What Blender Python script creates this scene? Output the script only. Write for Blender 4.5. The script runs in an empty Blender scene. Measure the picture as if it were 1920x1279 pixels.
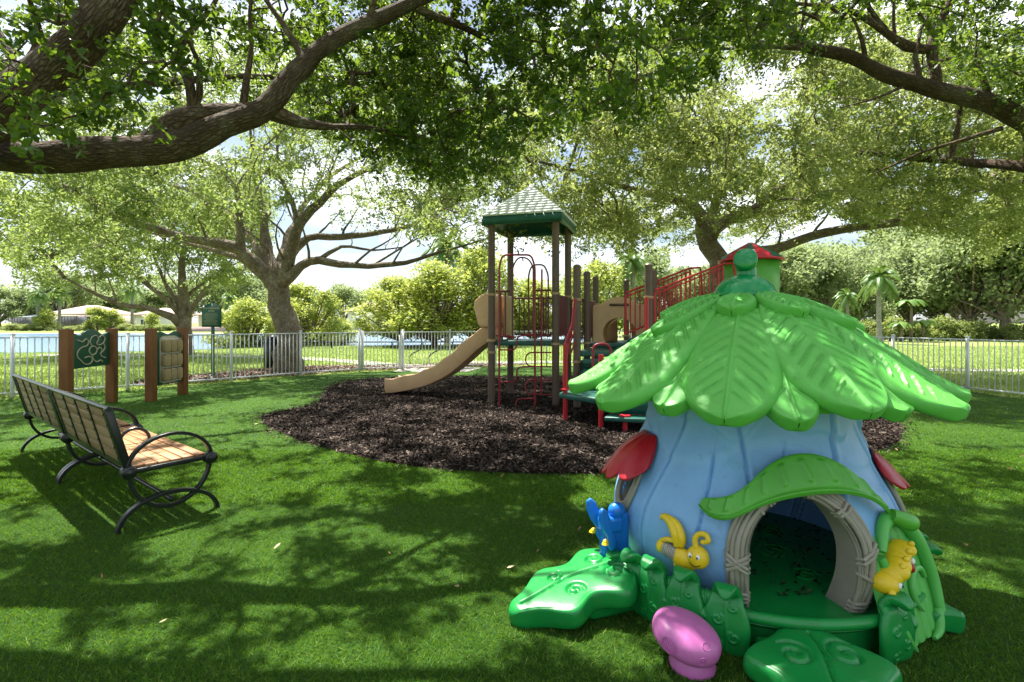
import bpy, math, random
import numpy as np
from mathutils import Vector, Matrix, noise
R = math.radians
random.seed(7); rng = np.random.default_rng(11)
sc = bpy.context.scene
C = sc.collection
# ------------------------------------------------------------ camera, sky, sun
F = 960.0; HZ = 605.0; CAMZ = 1.5
cam = bpy.data.cameras.new('camera'); co = bpy.data.objects.new('camera', cam); C.objects.link(co)
co.location = (0, 0, CAMZ); co.rotation_euler = (R(90), 0, 0)
cam.lens = 18.0; cam.sensor_width = 36.0; cam.shift_y = -(639.5 - HZ) / 1920
cam.clip_start = 0.05; cam.clip_end = 2000
sc.camera = co
SUN_EL = 66.0
SUN_DIR = Vector((-0.62 * math.cos(R(SUN_EL)), 0.785 * math.cos(R(SUN_EL)), math.sin(R(SUN_EL)))).normalized()  # towards the sun
w = bpy.data.worlds.new('World'); sc.world = w; w.use_nodes = True
nt = w.node_tree; nt.nodes.clear()
sky = nt.nodes.new('ShaderNodeTexSky'); sky.sky_type = 'NISHITA'; sky.sun_disc = False
sky.sun_elevation = R(SUN_EL); sky.sun_rotation = math.atan2(SUN_DIR.x, SUN_DIR.y)
sky.dust_density = 2.0; sky.air_density = 1.0
bg = nt.nodes.new('ShaderNodeBackground'); bg.inputs[1].default_value = 0.066
out = nt.nodes.new('ShaderNodeOutputWorld')
tc = nt.nodes.new('ShaderNodeTexCoord')
mp = nt.nodes.new('ShaderNodeMapping'); mp.inputs['Scale'].default_value = (1.6, 1.6, 4.0)
cn = nt.nodes.new('ShaderNodeTexNoise'); cn.inputs['Scale'].default_value = 2.2; cn.inputs['Detail'].default_value = 9
cr = nt.nodes.new('ShaderNodeValToRGB'); cr.color_ramp.elements[0].position = 0.42; cr.color_ramp.elements[1].position = 0.60
mx = nt.nodes.new('ShaderNodeMix'); mx.data_type = 'RGBA'
mx.inputs[7].default_value = (9.0, 9.4, 10.0, 1)
nt.links.new(tc.outputs['Generated'], mp.inputs['Vector']); nt.links.new(mp.outputs[0], cn.inputs['Vector'])
nt.links.new(cn.outputs['Fac'], cr.inputs[0]); nt.links.new(cr.outputs[0], mx.inputs[0])
nt.links.new(sky.outputs[0], mx.inputs[6]); nt.links.new(mx.outputs[2], bg.inputs[0]); nt.links.new(bg.outputs[0], out.inputs[0])
sl = bpy.data.lights.new('sun', 'SUN'); sl.energy = 5.0; sl.angle = R(0.53); sl.color = (1, 0.955, 0.87)
so = bpy.data.objects.new('sun', sl); C.objects.link(so)
so.rotation_euler = SUN_DIR.to_track_quat('Z', 'Y').to_euler()
sc.view_settings.view_transform = 'Standard'; sc.view_settings.look = 'None'
sc.view_settings.exposure = 1.58; sc.view_settings.gamma = 1.0
cy = sc.cycles
cy.use_denoising = True; cy.max_bounces = 8; cy.diffuse_bounces = 4; cy.glossy_bounces = 2
cy.transmission_bounces = 4; cy.transparent_max_bounces = 4
cy.sample_clamp_indirect = 6.0

# ------------------------------------------------------------ helpers
def P(px, py, Y):
    return np.array([(px - 960) / F * Y, Y, CAMZ - (py - HZ) / F * Y])
def G(px, py):
    Y = CAMZ * F / (py - HZ)
    return np.array([(px - 960) / F * Y, Y, 0.0])
def V(*a): return np.array(a, float)
def nrm(v):
    v = np.asarray(v, float); return v / (np.linalg.norm(v) + 1e-12)

class MB:
    def __init__(s): s.v = []; s.f = []; s.fa = []; s.n = 0; s.uv = []; s.hasuv = False
    def add(s, verts, faces, uvs=None):
        verts = np.asarray(verts, float).reshape(-1, 3)
        s.v.append(verts); b = s.n
        for f in faces: s.f.append([i + b for i in f])
        if uvs is not None: s.hasuv = True; s.uv.extend(uvs)
        else:
            for f in faces: s.uv.extend([(0, 0)] * len(f))
        s.n += len(verts); return s
    def box(s, c, size, M=None, taper=1.0):
        hx, hy, hz = [q / 2 for q in size]
        vs = [(x * hx * (taper if z > 0 else 1), y * hy * (taper if z > 0 else 1), z * hz) for z in (-1, 1) for y in (-1, 1) for x in (-1, 1)]
        vs = np.array(vs)
        if M is not None: vs = vs @ np.array(M).T
        return s.add(vs + np.array(c), [(0, 2, 3, 1), (4, 5, 7, 6), (0, 1, 5, 4), (2, 6, 7, 3), (0, 4, 6, 2), (1, 3, 7, 5)])
    def bar(s, a, b, w, h=None, up=(0, 0, 1)):
        a = np.array(a, float); b = np.array(b, float); h = h or w
        d = b - a; L = np.linalg.norm(d); x = d / L
        u = np.array(up, float)
        if abs(x @ u) > 0.97: u = np.array((0, 1, 0.))
        y = nrm(np.cross(u, x)); z = np.cross(x, y)
        return s.box((a + b) / 2, (L, w, h), M=np.stack([x, y, z], 1))
    def tube(s, pts, rad, n=8, caps=True, closed=False):
        p = np.array(pts, float); m = len(p)
        r = np.full(m, rad, float) if np.isscalar(rad) else np.array(rad, float)
        t = np.empty_like(p)
        if closed: t = np.roll(p, -1, 0) - np.roll(p, 1, 0)
        else:
            t[1:-1] = p[2:] - p[:-2]; t[0] = p[1] - p[0]; t[-1] = p[-1] - p[-2]
        t /= np.linalg.norm(t, axis=1)[:, None] + 1e-12
        u = np.array((0, 0, 1.)) if abs(t[0][2]) < 0.9 else np.array((1., 0, 0))
        u = nrm(u - t[0] * (u @ t[0])); us = [u]
        for i in range(1, m):
            u = us[-1] - t[i] * (us[-1] @ t[i]); us.append(nrm(u))
        us = np.array(us); ws = np.cross(t, us)
        a = np.arange(n) * 2 * math.pi / n
        vs = p[:, None, :] + r[:, None, None] * (np.cos(a)[None, :, None] * us[:, None, :] + np.sin(a)[None, :, None] * ws[:, None, :])
        fs = []; uv = []
        L = np.concatenate([[0], np.cumsum(np.linalg.norm(np.diff(p, axis=0), axis=1))])
        rm = float(r.mean()) * 2 * math.pi
        for i in range(m if closed else m - 1):
            j = (i + 1) % m
            l1 = L[i + 1] if i + 1 < m else L[i] + .05
            for k in range(n):
                k2 = (k + 1) % n
                fs.append((i * n + k, i * n + k2, j * n + k2, j * n + k))
                ua = k / n * rm; ub = (k + 1) / n * rm
                uv += [(ua, L[i]), (ub, L[i]), (ub, l1), (ua, l1)]
        if caps and not closed:
            fs.append(tuple(range(n))[::-1]); uv += [(0, 0)] * n
            fs.append(tuple((m - 1) * n + k for k in range(n))); uv += [(0, 0)] * n
        return s.add(vs.reshape(-1, 3), fs, uv)
    def lathe(s, prof, c=(0, 0, 0), n=32, M=None, cap=True):
        prof = np.array(prof, float); m = len(prof)
        a = np.arange(n) * 2 * math.pi / n
        vs = np.stack([prof[:, 0:1] * np.cos(a), prof[:, 0:1] * np.sin(a), np.repeat(prof[:, 1:2], n, 1)], -1).reshape(-1, 3)
        if M is not None: vs = vs @ np.array(M).T
        fs = [(i * n + k, i * n + (k + 1) % n, (i + 1) * n + (k + 1) % n, (i + 1) * n + k) for i in range(m - 1) for k in range(n)]
        if cap:
            fs.append(tuple(range(n))[::-1]); fs.append(tuple((m - 1) * n + k for k in range(n)))
        return s.add(vs + np.array(c), fs)
    def prism(s, poly, a, u, v, w, depth):
        """poly in (u,v) plane at origin a, extruded along w by depth (centred)"""
        poly = np.array(poly, float); n = len(poly); u, v, w, a = [np.array(q, float) for q in (u, v, w, a)]
        base = a + poly[:, 0:1] * u + poly[:, 1:2] * v
        vs = np.concatenate([base - w * depth / 2, base + w * depth / 2])
        fs = [tuple(range(n))[::-1], tuple(range(n, 2 * n))] + [(i, (i + 1) % n, n + (i + 1) % n, n + i) for i in range(n)]
        return s.add(vs, fs)
    def sphere(s, c, r, n=16, M=None):
        r = np.array((r, r, r) if np.isscalar(r) else r, float)
        pr = [(max(1e-4, math.sin(math.pi * i / n)), -math.cos(math.pi * i / n)) for i in range(n + 1)]
        MM = np.diag(r)
        if M is not None: MM = np.array(M) @ MM
        return s.lathe(pr, c, 2 * n, MM, cap=False)
    def grid(s, A, closeu=False):
        """A: (m,n,3) grid of points"""
        m, n = A.shape[:2]
        fs = [(i * n + k, i * n + (k + 1) % n, (i + 1) * n + (k + 1) % n, (i + 1) * n + k) for i in range(m - 1) for k in range(n if closeu else n - 1)]
        return s.add(A.reshape(-1, 3), fs)
    def fastgrid(s, A):
        m, n = A.shape[:2]; i, k = np.meshgrid(np.arange(m - 1), np.arange(n - 1), indexing='ij'); b = (i * n + k).ravel() + s.n
        s.fa.append(np.stack([b, b + 1, b + n + 1, b + n], 1)); s.v.append(A.reshape(-1, 3)); s.n += m * n; return s
    def build(s, name, mat, parent=None, smooth=True, angle=40, bevel=0, seg=2, extra=None):
        V_ = np.concatenate(s.v); off = np.array(OFF.get(parent.name if parent else None, (0, 0, 0)))
        V_ = V_ - off
        me = bpy.data.meshes.new(name)
        FA = np.concatenate(s.fa) if s.fa else np.zeros((0, 4), int)
        nf = len(s.f) + len(FA); lens = np.concatenate([np.fromiter((len(f) for f in s.f), np.int32, len(s.f)), np.full(len(FA), 4, np.int32)])
        me.vertices.add(len(V_)); me.vertices.foreach_set('co', V_.astype(np.float32).ravel())
        me.loops.add(int(lens.sum())); me.loops.foreach_set('vertex_index', np.concatenate([np.array(f, np.int32) for f in s.f] + [FA.ravel().astype(np.int32)]))
        me.polygons.add(nf); me.polygons.foreach_set('loop_start', np.concatenate([[0], np.cumsum(lens)[:-1]]).astype(np.int32))
        if s.hasuv and not s.fa:
            l = me.uv_layers.new(name='UVMap'); l.data.foreach_set('uv', np.array(s.uv, np.float32).ravel())
        me.update(calc_edges=True); me.validate()
        me.materials.append(mat)
        for m_ in (extra or []): me.materials.append(m_)
        if smooth:
            me.polygons.foreach_set('use_smooth', np.ones(len(me.polygons), bool))
            me.set_sharp_from_angle(angle=R(angle))
        return link(name, me, parent, bevel, seg)

OFF = {None: (0, 0, 0)}
def link(name, me, parent=None, bevel=0, seg=2):
    o = bpy.data.objects.new(name, me); C.objects.link(o)
    if parent is not None:
        o.parent = parent; OFF[o.name] = OFF.get(parent.name, (0, 0, 0))
    if bevel:
        b = o.modifiers.new('bevel', 'BEVEL'); b.width = bevel; b.segments = seg; b.limit_method = 'ANGLE'; b.angle_limit = R(40)
        b.harden_normals = False
    return o
def thing(name, label, cat, loc=(0, 0, 0), group=None):
    o = bpy.data.objects.new(name, None); C.objects.link(o); o.empty_display_size = .2
    o.location = loc; OFF[o.name] = tuple(loc)
    return tag(o, label, cat, group)
def tag(o, label=None, cat=None, group=None, kind=None):
    if label: o['label'] = label
    if cat: o['category'] = cat
    if group: o['group'] = group
    if kind: o['kind'] = kind
    return o
def copy_tree(o, loc=None, rz=None, sc_=None, label=None, parent=None):
    c = o.copy(); C.objects.link(c)
    if parent is not None: c.parent = parent
    if loc is not None: c.location = loc
    if rz is not None: c.rotation_euler = (0, 0, rz)
    if sc_ is not None: c.scale = sc_
    if label: c['label'] = label
    for ch in list(o.children): copy_tree(ch, parent=c)
    return c
def rawmesh(name, verts, k, mat, parent=None, uv=None):
    """verts (N,k,3): N faces with k own vertices"""
    N = len(verts); me = bpy.data.meshes.new(name)
    off = np.array(OFF.get(parent.name if parent else None, (0, 0, 0)))
    me.vertices.add(N * k); me.vertices.foreach_set('co', (verts.reshape(-1, 3) - off).astype(np.float32).ravel())
    me.loops.add(N * k); me.loops.foreach_set('vertex_index', np.arange(N * k, dtype=np.int32))
    me.polygons.add(N); me.polygons.foreach_set('loop_start', (np.arange(N) * k).astype(np.int32))
    me.update(calc_edges=True); me.materials.append(mat)
    return link(name, me, parent)

# ------------------------------------------------------------ materials
def new_mat(name):
    m = bpy.data.materials.new(name); m.use_nodes = True
    return m, m.node_tree, m.node_tree.nodes['Principled BSDF']
def N(nt, t, **kw):
    n = nt.nodes.new(t)
    for k, v in kw.items():
        if k in n.inputs: n.inputs[k].default_value = v
        else: setattr(n, k, v)
    return n
def coords(nt, scale=(1, 1, 1), uv=False):
    t = nt.nodes.new('ShaderNodeTexCoord'); mp = nt.nodes.new('ShaderNodeMapping'); mp.inputs['Scale'].default_value = scale
    nt.links.new(t.outputs['UV' if uv else 'Object'], mp.inputs['Vector']); return mp.outputs[0]
def ramp(nt, fac, stops):
    r = nt.nodes.new('ShaderNodeValToRGB'); e = r.color_ramp.elements
    while len(e) < len(stops): e.new(0.5)
    for q, (p, c) in zip(e, stops): q.position = p; q.color = (*c, 1)
    nt.links.new(fac, r.inputs[0]); return r.outputs[0]
def bump(nt, h, bs, strength=.3, dist=.01):
    b = nt.nodes.new('ShaderNodeBump'); b.inputs['Strength'].default_value = strength; b.inputs['Distance'].default_value = dist
    nt.links.new(h, b.inputs['Height']); nt.links.new(b.outputs[0], bs.inputs['Normal']); return b
def plastic(name, col, rough=.35, var=.12, grime=.25, sc_=6, spec=.5, bmp=.08, bscale=60):
    m, nt, b = new_mat(name); L = nt.links
    co_ = coords(nt)
    n1 = N(nt, 'ShaderNodeTexNoise', Scale=sc_, Detail=8.0, Roughness=.65); L.new(co_, n1.inputs['Vector'])
    c = np.array(col)
    base = ramp(nt, n1.outputs['Fac'], [(.3, c * (1 - var)), (.55, c), (.8, np.minimum(c * (1 + var) + .01, 1))])
    n2 = N(nt, 'ShaderNodeTexNoise', Scale=sc_ * 4.2, Detail=10.0, Roughness=.75); L.new(co_, n2.inputs['Vector'])
    mk = ramp(nt, n2.outputs['Fac'], [(.56, (0, 0, 0)), (.75, (grime,) * 3)])
    mixn = N(nt, 'ShaderNodeMix', data_type='RGBA'); L.new(mk, mixn.inputs[0]); L.new(base, mixn.inputs[6])
    mixn.inputs[7].default_value = (.10, .085, .06, 1); L.new(mixn.outputs[2], b.inputs['Base Color'])
    rr = N(nt, 'ShaderNodeMapRange'); rr.inputs[3].default_value = rough * .8; rr.inputs[4].default_value = min(1, rough * 1.45)
    L.new(n2.outputs['Fac'], rr.inputs[0]); L.new(rr.outputs[0], b.inputs['Roughness'])
    b.inputs['Specular IOR Level'].default_value = spec
    if bmp:
        n3 = N(nt, 'ShaderNodeTexNoise', Scale=bscale, Detail=4.0); L.new(co_, n3.inputs['Vector']); bump(nt, n3.outputs['Fac'], b, bmp, .01)
    return m
def leafmat(name, dark, mid, light, trans=(.25, .42, .04), tf=.35, rough=.45, sc_=.35):
    m, nt, b = new_mat(name); L = nt.links
    g = nt.nodes.new('ShaderNodeNewGeometry')
    n1 = N(nt, 'ShaderNodeTexNoise', Scale=sc_, Detail=3.0); L.new(coords(nt), n1.inputs['Vector'])
    ad = N(nt, 'ShaderNodeMath', operation='MULTIPLY_ADD'); L.new(g.outputs['Random Per Island'], ad.inputs[0]); ad.inputs[1].default_value = .6
    sb = N(nt, 'ShaderNodeMath', operation='MULTIPLY_ADD'); L.new(n1.outputs['Fac'], sb.inputs[0]); sb.inputs[1].default_value = 1.6; sb.inputs[2].default_value = -.6
    L.new(sb.outputs[0], ad.inputs[2])
    col = ramp(nt, ad.outputs[0], [(.15, dark), (.55, mid), (.95, light)])
    L.new(col, b.inputs['Base Color']); b.inputs['Roughness'].default_value = rough; b.inputs['Specular IOR Level'].default_value = .4
    tr = nt.nodes.new('ShaderNodeBsdfTranslucent')
    mm = N(nt, 'ShaderNodeMix', data_type='RGBA', blend_type='MIX'); mm.inputs[0].default_value = .75
    L.new(col, mm.inputs[6]); mm.inputs[7].default_value = (*trans, 1); L.new(mm.outputs[2], tr.inputs[0])
    ms = nt.nodes.new('ShaderNodeMixShader'); ms.inputs[0].default_value = tf
    L.new(b.outputs[0], ms.inputs[1]); L.new(tr.outputs[0], ms.inputs[2])
    L.new(ms.outputs[0], nt.nodes['Material Output'].inputs['Surface']); return m
def barkmat(name, c1, c2, c3, uv=True, sx=38, sy=13):
    m, nt, b = new_mat(name); L = nt.links
    cc = coords(nt, (sx, sy, 1) if uv else (14, 14, 5), uv=uv)
    nz = N(nt, 'ShaderNodeTexNoise', Scale=1.2, Detail=6.0); L.new(cc, nz.inputs['Vector'])
    ma = N(nt, 'ShaderNodeMix', data_type='RGBA', blend_type='LINEAR_LIGHT'); ma.inputs[0].default_value = .35
    L.new(cc, ma.inputs[6]); L.new(nz.outputs['Color'], ma.inputs[7])
    v = N(nt, 'ShaderNodeTexVoronoi', feature='DISTANCE_TO_EDGE', Scale=1.0); L.new(ma.outputs[2], v.inputs['Vector'])
    oc = coords(nt, (1, 1, 1))
    n2 = N(nt, 'ShaderNodeTexNoise', Scale=3.5, Detail=7.0, Roughness=.7); L.new(oc, n2.inputs['Vector'])
    n3 = N(nt, 'ShaderNodeTexNoise', Scale=60.0, Detail=5.0, Roughness=.7); L.new(oc, n3.inputs['Vector'])
    col = ramp(nt, n2.outputs['Fac'], [(.3, c1), (.5, c2), (.72, c3)])
    cr_ = ramp(nt, v.outputs['Distance'], [(0, (.5,) * 3), (.12, (.85,) * 3), (.35, (1.05,) * 3)])
    mu = N(nt, 'ShaderNodeMix', data_type='RGBA', blend_type='MULTIPLY'); mu.inputs[0].default_value = .9
    L.new(col, mu.inputs[6]); L.new(cr_, mu.inputs[7]); L.new(mu.outputs[2], b.inputs['Base Color'])
    h = ramp(nt, v.outputs['Distance'], [(0, (0,) * 3), (.22, (.75,) * 3), (.6, (1,) * 3)])
    hs = N(nt, 'ShaderNodeMath', operation='MULTIPLY_ADD'); L.new(n3.outputs['Fac'], hs.inputs[0]); hs.inputs[1].default_value = .6; L.new(h, hs.inputs[2])
    bump(nt, hs.outputs[0], b, 1.0, .02); b.inputs['Roughness'].default_value = .9; b.inputs['Specular IOR Level'].default_value = .2
    return m
def noisy(name, stops, scale=5, rough=.8, detail=8, bs=.3, bscale=None, dist=.01, spec=.3, sca=(1, 1, 1)):
    m, nt, b = new_mat(name); L = nt.links; cc = coords(nt, sca)
    n1 = N(nt, 'ShaderNodeTexNoise', Scale=scale, Detail=detail, Roughness=.65); L.new(cc, n1.inputs['Vector'])
    L.new(ramp(nt, n1.outputs['Fac'], stops), b.inputs['Base Color']); b.inputs['Roughness'].default_value = rough
    b.inputs['Specular IOR Level'].default_value = spec
    n2 = N(nt, 'ShaderNodeTexNoise', Scale=bscale or scale * 4, Detail=6.0, Roughness=.7); L.new(cc, n2.inputs['Vector'])
    if bs: bump(nt, n2.outputs['Fac'], b, bs, dist)
    return m

M = {}
M['black'] = plastic('black_powder_coat', (.008, .009, .011), .28, .2, .15, bmp=.05, bscale=200)
M['white_metal'] = plastic('white_aluminium', (.78, .80, .82), .4, .08, .25, sc_=3)
M['brown_post'] = plastic('brown_post', (.12, .078, .055), .45, .2, .4, sc_=5)
M['dark_maroon'] = plastic('dark_maroon_metal', (.13, .022, .022), .35, .2, .3)
M['red'] = plastic('red_coated_metal', (.48, .012, .022), .32, .15, .2)
M['climber_red'] = plastic('climber_red', (.24, .012, .022), .35, .15, .3)
M['tan'] = plastic('tan_plastic', (.68, .44, .235), .42, .12, .4, sc_=3)
M['yellow_tan'] = plastic('amber_plastic', (.70, .38, .08), .4, .1, .3)
M['green_metal'] = plastic('dark_green_coating', (.012, .10, .075), .35, .2, .35)
M['green_board'] = plastic('green_board', (.012, .095, .055), .45, .15, .2)
M['cream'] = plastic('cream_plastic', (.55, .50, .36), .5, .1, .3)
M['tan_block'] = plastic('tan_block', (.40, .29, .15), .5, .12, .3)
M['leaf_green'] = plastic('leaf_green_plastic', (.088, .39, .050), .48, .10, .45, sc_=3, bmp=.12, bscale=140)
M['mid_green'] = plastic('mid_green_plastic', (.085, .37, .035), .34, .1, .22, sc_=4, bmp=.12, bscale=140)
M['deep_green'] = plastic('deep_green_plastic', (.006, .225, .040), .30, .15, .35, sc_=4, bmp=.06, bscale=120)
M['door_green'] = plastic('door_green_plastic', (.09, .43, .075), .34, .1, .22, sc_=4)
M['cap_green'] = plastic('cap_green_plastic', (.004, .22, .06), .17, .08, .06, sc_=3, bmp=.02)
M['yellow'] = plastic('yellow_plastic', (.72, .50, .012), .34, .1, .12, sc_=8)
M['bee_grey'] = plastic('silver_stripe', (.36, .35, .30), .4, .2, .4, sc_=20)
M['blue'] = plastic('blue_plastic', (.008, .16, .58), .26, .1, .2, sc_=5)
M['pink'] = plastic('pink_plastic', (.48, .13, .36), .33, .08, .25, sc_=5)
M['frame_grey'] = plastic('frame_grey_plastic', (.27, .25, .195), .45, .15, .4, sc_=8)
M['red_plastic'] = plastic('red_plastic', (.42, .008, .018), .3, .12, .1)
M['eye_white'] = plastic('eye_white', (.8, .8, .78), .3, .02, .05)
M['concrete'] = noisy('concrete', [(.3, (.36, .34, .31)), (.7, (.5, .48, .44))], 3, .9)
M['post_wood'] = noisy('brown_composite_post', [(.3, (.14, .055, .018)), (.55, (.22, .09, .03)), (.8, (.28, .12, .045))], 6, .6, sca=(1, 1, .35), bs=.15)
# body of the playhouse, with the teal scuffs it has
def bodymat():
    m = plastic('sky_blue_plastic', (.19, .40, .70), .42, .08, .42, sc_=4, bmp=.12, bscale=150)
    nt = m.node_tree; L = nt.links; b = nt.nodes['Principled BSDF']
    src = b.inputs['Base Color'].links[0].from_socket
    cc = coords(nt, (1, 1, .35))
    n = N(nt, 'ShaderNodeTexNoise', Scale=7.0, Detail=10.0, Roughness=.8); L.new(cc, n.inputs['Vector'])
    g = nt.nodes.new('ShaderNodeTexCoord'); vm = N(nt, 'ShaderNodeVectorMath', operation='DISTANCE'); L.new(g.outputs['Object'], vm.inputs[0])
    vm.inputs[1].default_value = (-.32, -.60, .82)
    mr = N(nt, 'ShaderNodeMapRange'); L.new(vm.outputs['Value'], mr.inputs[0]); mr.inputs[1].default_value = .05; mr.inputs[2].default_value = .24; mr.inputs[3].default_value = .16; mr.inputs[4].default_value = -.3
    a = N(nt, 'ShaderNodeMath', operation='ADD'); L.new(n.outputs['Fac'], a.inputs[0]); L.new(mr.outputs[0], a.inputs[1])
    k = ramp(nt, a.outputs[0], [(.56, (0, 0, 0)), (.74, (.6, .6, .6))])
    mx = N(nt, 'ShaderNodeMix', data_type='RGBA'); L.new(k, mx.inputs[0]); L.new(src, mx.inputs[6]); mx.inputs[7].default_value = (.05, .38, .40, 1)
    L.new(mx.outputs[2], b.inputs['Base Color']); return m
M['body'] = bodymat()
def woodmat(name, stops):
    m, nt, b = new_mat(name); L = nt.links; cc = coords(nt, (2.5, 40, 40))
    n1 = N(nt, 'ShaderNodeTexNoise', Scale=1.0, Detail=8.0, Roughness=.65); L.new(cc, n1.inputs['Vector'])
    gg = nt.nodes.new('ShaderNodeNewGeometry')
    a = N(nt, 'ShaderNodeMath', operation='MULTIPLY_ADD'); L.new(gg.outputs['Random Per Island'], a.inputs[0]); a.inputs[1].default_value = .35; 
    a2 = N(nt, 'ShaderNodeMath', operation='SUBTRACT'); L.new(n1.outputs['Fac'], a2.inputs[0]); a2.inputs[1].default_value = .17; L.new(a2.outputs[0], a.inputs[2])
    L.new(ramp(nt, a.outputs[0], stops), b.inputs['Base Color']); b.inputs['Roughness'].default_value = .55
    bump(nt, n1.outputs['Fac'], b, .3, .004); return m
M['seat_wood'] = woodmat('seat_slat', [(.3, (.24, .10, .035)), (.5, (.35, .165, .06)), (.75, (.45, .24, .10))])
M['back_wood'] = woodmat('back_slat', [(.3, (.19, .115, .06)), (.5, (.29, .185, .10)), (.75, (.36, .24, .14))])
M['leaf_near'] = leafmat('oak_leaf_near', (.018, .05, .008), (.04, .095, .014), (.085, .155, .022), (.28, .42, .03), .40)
M['leaf_mid'] = leafmat('oak_leaf', (.06, .10, .022), (.13, .20, .045), (.25, .32, .085), (.44, .54, .13), .45, .5)
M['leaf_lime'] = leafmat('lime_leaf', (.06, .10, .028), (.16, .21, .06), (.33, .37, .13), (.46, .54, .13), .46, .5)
M['leaf_far'] = leafmat('far_leaf', (.08, .12, .05), (.18, .24, .09), (.34, .40, .17), (.44, .54, .22), .45, .6, .5)
M['leaf_yellow'] = leafmat('yellow_leaf', (.13, .20, .03), (.28, .35, .06), (.46, .48, .11), (.55, .6, .12), .42, .5)
M['palm'] = leafmat('palm_leaf', (.05, .12, .025), (.10, .2, .04), (.2, .3, .06), (.3, .42, .08), .3, .4)
M['bark'] = barkmat('oak_bark', (.075, .048, .032), (.14, .095, .065), (.26, .22, .17))
M['bark_far'] = barkmat('pale_oak_bark', (.15, .11, .08), (.25, .20, .15), (.38, .34, .28), sx=26, sy=7)
M['bark_grey'] = barkmat('grey_trunk', (.22, .21, .19), (.32, .31, .29), (.42, .41, .38), sx=12, sy=10)

# ------------------------------------------------------------ ground
LAKE = np.array([(-160, 21), (-80, 21), (-34, 25), (-20, 28), (-13, 33.5), (-4, 37.5), (5, 42), (9, 60), (7, 78), (-10, 84), (-40, 86), (-160, 84)], float)
def poly_sd(X, Y, poly):
    X = np.asarray(X, float); Y = np.asarray(Y, float); inside = np.zeros(X.shape, bool); d = np.full(X.shape, 1e9)
    n = len(poly)
    for i in range(n):
        x1, y1 = poly[i]; x2, y2 = poly[(i + 1) % n]
        c = ((y1 > Y) != (y2 > Y)) & (X < (x2 - x1) * (Y - y1) / ((y2 - y1) if y2 != y1 else 1e-9) + x1); inside ^= c
        t = np.clip(((X - x1) * (x2 - x1) + (Y - y1) * (y2 - y1)) / ((x2 - x1) ** 2 + (y2 - y1) ** 2), 0, 1)
        d = np.minimum(d, np.hypot(X - x1 - t * (x2 - x1), Y - y1 - t * (y2 - y1)))
    return np.where(inside, d, -d)
def gz(X, Y):
    sd = poly_sd(X, Y, LAKE); t = np.clip((sd + 1.6) / 3.4, 0, 1); t = t * t * (3 - 2 * t)
    u = np.clip((np.asarray(X, float) - 5) / 6, 0, 1); r = np.where(np.asarray(Y, float) < 30, 1.0, np.clip(1 - (np.asarray(Y, float) - 30) / 20, 0, 1))
    return -1.1 * t - .09 * u * u * (3 - 2 * u) * 1.0
xs = np.concatenate([np.arange(-900, -200, 100), np.arange(-200, -60, 10), np.arange(-60, 40, 1.0), np.arange(40, 200, 10), np.arange(200, 901, 100)])
ys = np.concatenate([np.arange(-200, -20, 30), np.arange(-20, 20, 2.0), np.arange(20, 92, 1.0), np.arange(92, 200, 12), np.arange(200, 1300, 100)])
XX, YY = np.meshgrid(xs, ys)
def groundmat():
    m, nt, b = new_mat('lawn_grass'); L = nt.links; cc = coords(nt)
    n1 = N(nt, 'ShaderNodeTexNoise', Scale=.35, Detail=6.0, Roughness=.7); L.new(cc, n1.inputs['Vector'])
    n2 = N(nt, 'ShaderNodeTexNoise', Scale=9.0, Detail=8.0, Roughness=.75); L.new(cc, n2.inputs['Vector'])
    a = N(nt, 'ShaderNodeMath', operation='MULTIPLY_ADD'); L.new(n2.outputs['Fac'], a.inputs[0]); a.inputs[1].default_value = .6
    a2 = N(nt, 'ShaderNodeMath', operation='MULTIPLY_ADD'); L.new(n1.outputs['Fac'], a2.inputs[0]); a2.inputs[1].default_value = .7; a2.inputs[2].default_value = -.15; L.new(a2.outputs[0], a.inputs[2])
    c1 = ramp(nt, a.outputs[0], [(.3, (.12, .17, .04)), (.52, (.22, .28, .075)), (.75, (.35, .39, .15))])
    g = nt.nodes.new('ShaderNodeTexCoord'); sp = nt.nodes.new('ShaderNodeSeparateXYZ'); L.new(g.outputs['Object'], sp.inputs[0])
    mr = N(nt, 'ShaderNodeMapRange'); L.new(sp.outputs['Z'], mr.inputs[0]); mr.inputs[1].default_value = -.29; mr.inputs[2].default_value = -.18; mr.inputs[3].default_value = 1; mr.inputs[4].default_value = 0
    mx = N(nt, 'ShaderNodeMix', data_type='RGBA'); L.new(mr.outputs[0], mx.inputs[0]); L.new(c1, mx.inputs[6]); mx.inputs[7].default_value = (.5, .42, .32, 1)
    L.new(mx.outputs[2], b.inputs['Base Color']); b.inputs['Roughness'].default_value = .9; b.inputs['Specular IOR Level'].default_value = .1
    bump(nt, n2.outputs['Fac'], b, .8, .05); return m
mb = MB(); mb.grid(np.stack([XX, YY, gz(XX, YY)], -1))
tag(mb.build('ground', groundmat(), angle=180), kind='structure')
# lake
def watermat():
    m, nt, b = new_mat('lake_water'); L = nt.links; cc = coords(nt, (1, .45, 1))
    n = N(nt, 'ShaderNodeTexNoise', Scale=2.5, Detail=5.0); L.new(cc, n.inputs['Vector']); bump(nt, n.outputs['Fac'], b, .5, .12)
    b.inputs['Base Color'].default_value = (.10, .19, .30, 1); b.inputs['Roughness'].default_value = .22; b.inputs['Specular IOR Level'].default_value = .4; return m
mb = MB(); mb.add([(-170, 18, -.30), (12, 18, -.30), (12, 92, -.30), (-170, 92, -.30)], [(0, 1, 2, 3)])
tag(mb.build('lake', watermat()), kind='structure')

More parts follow.
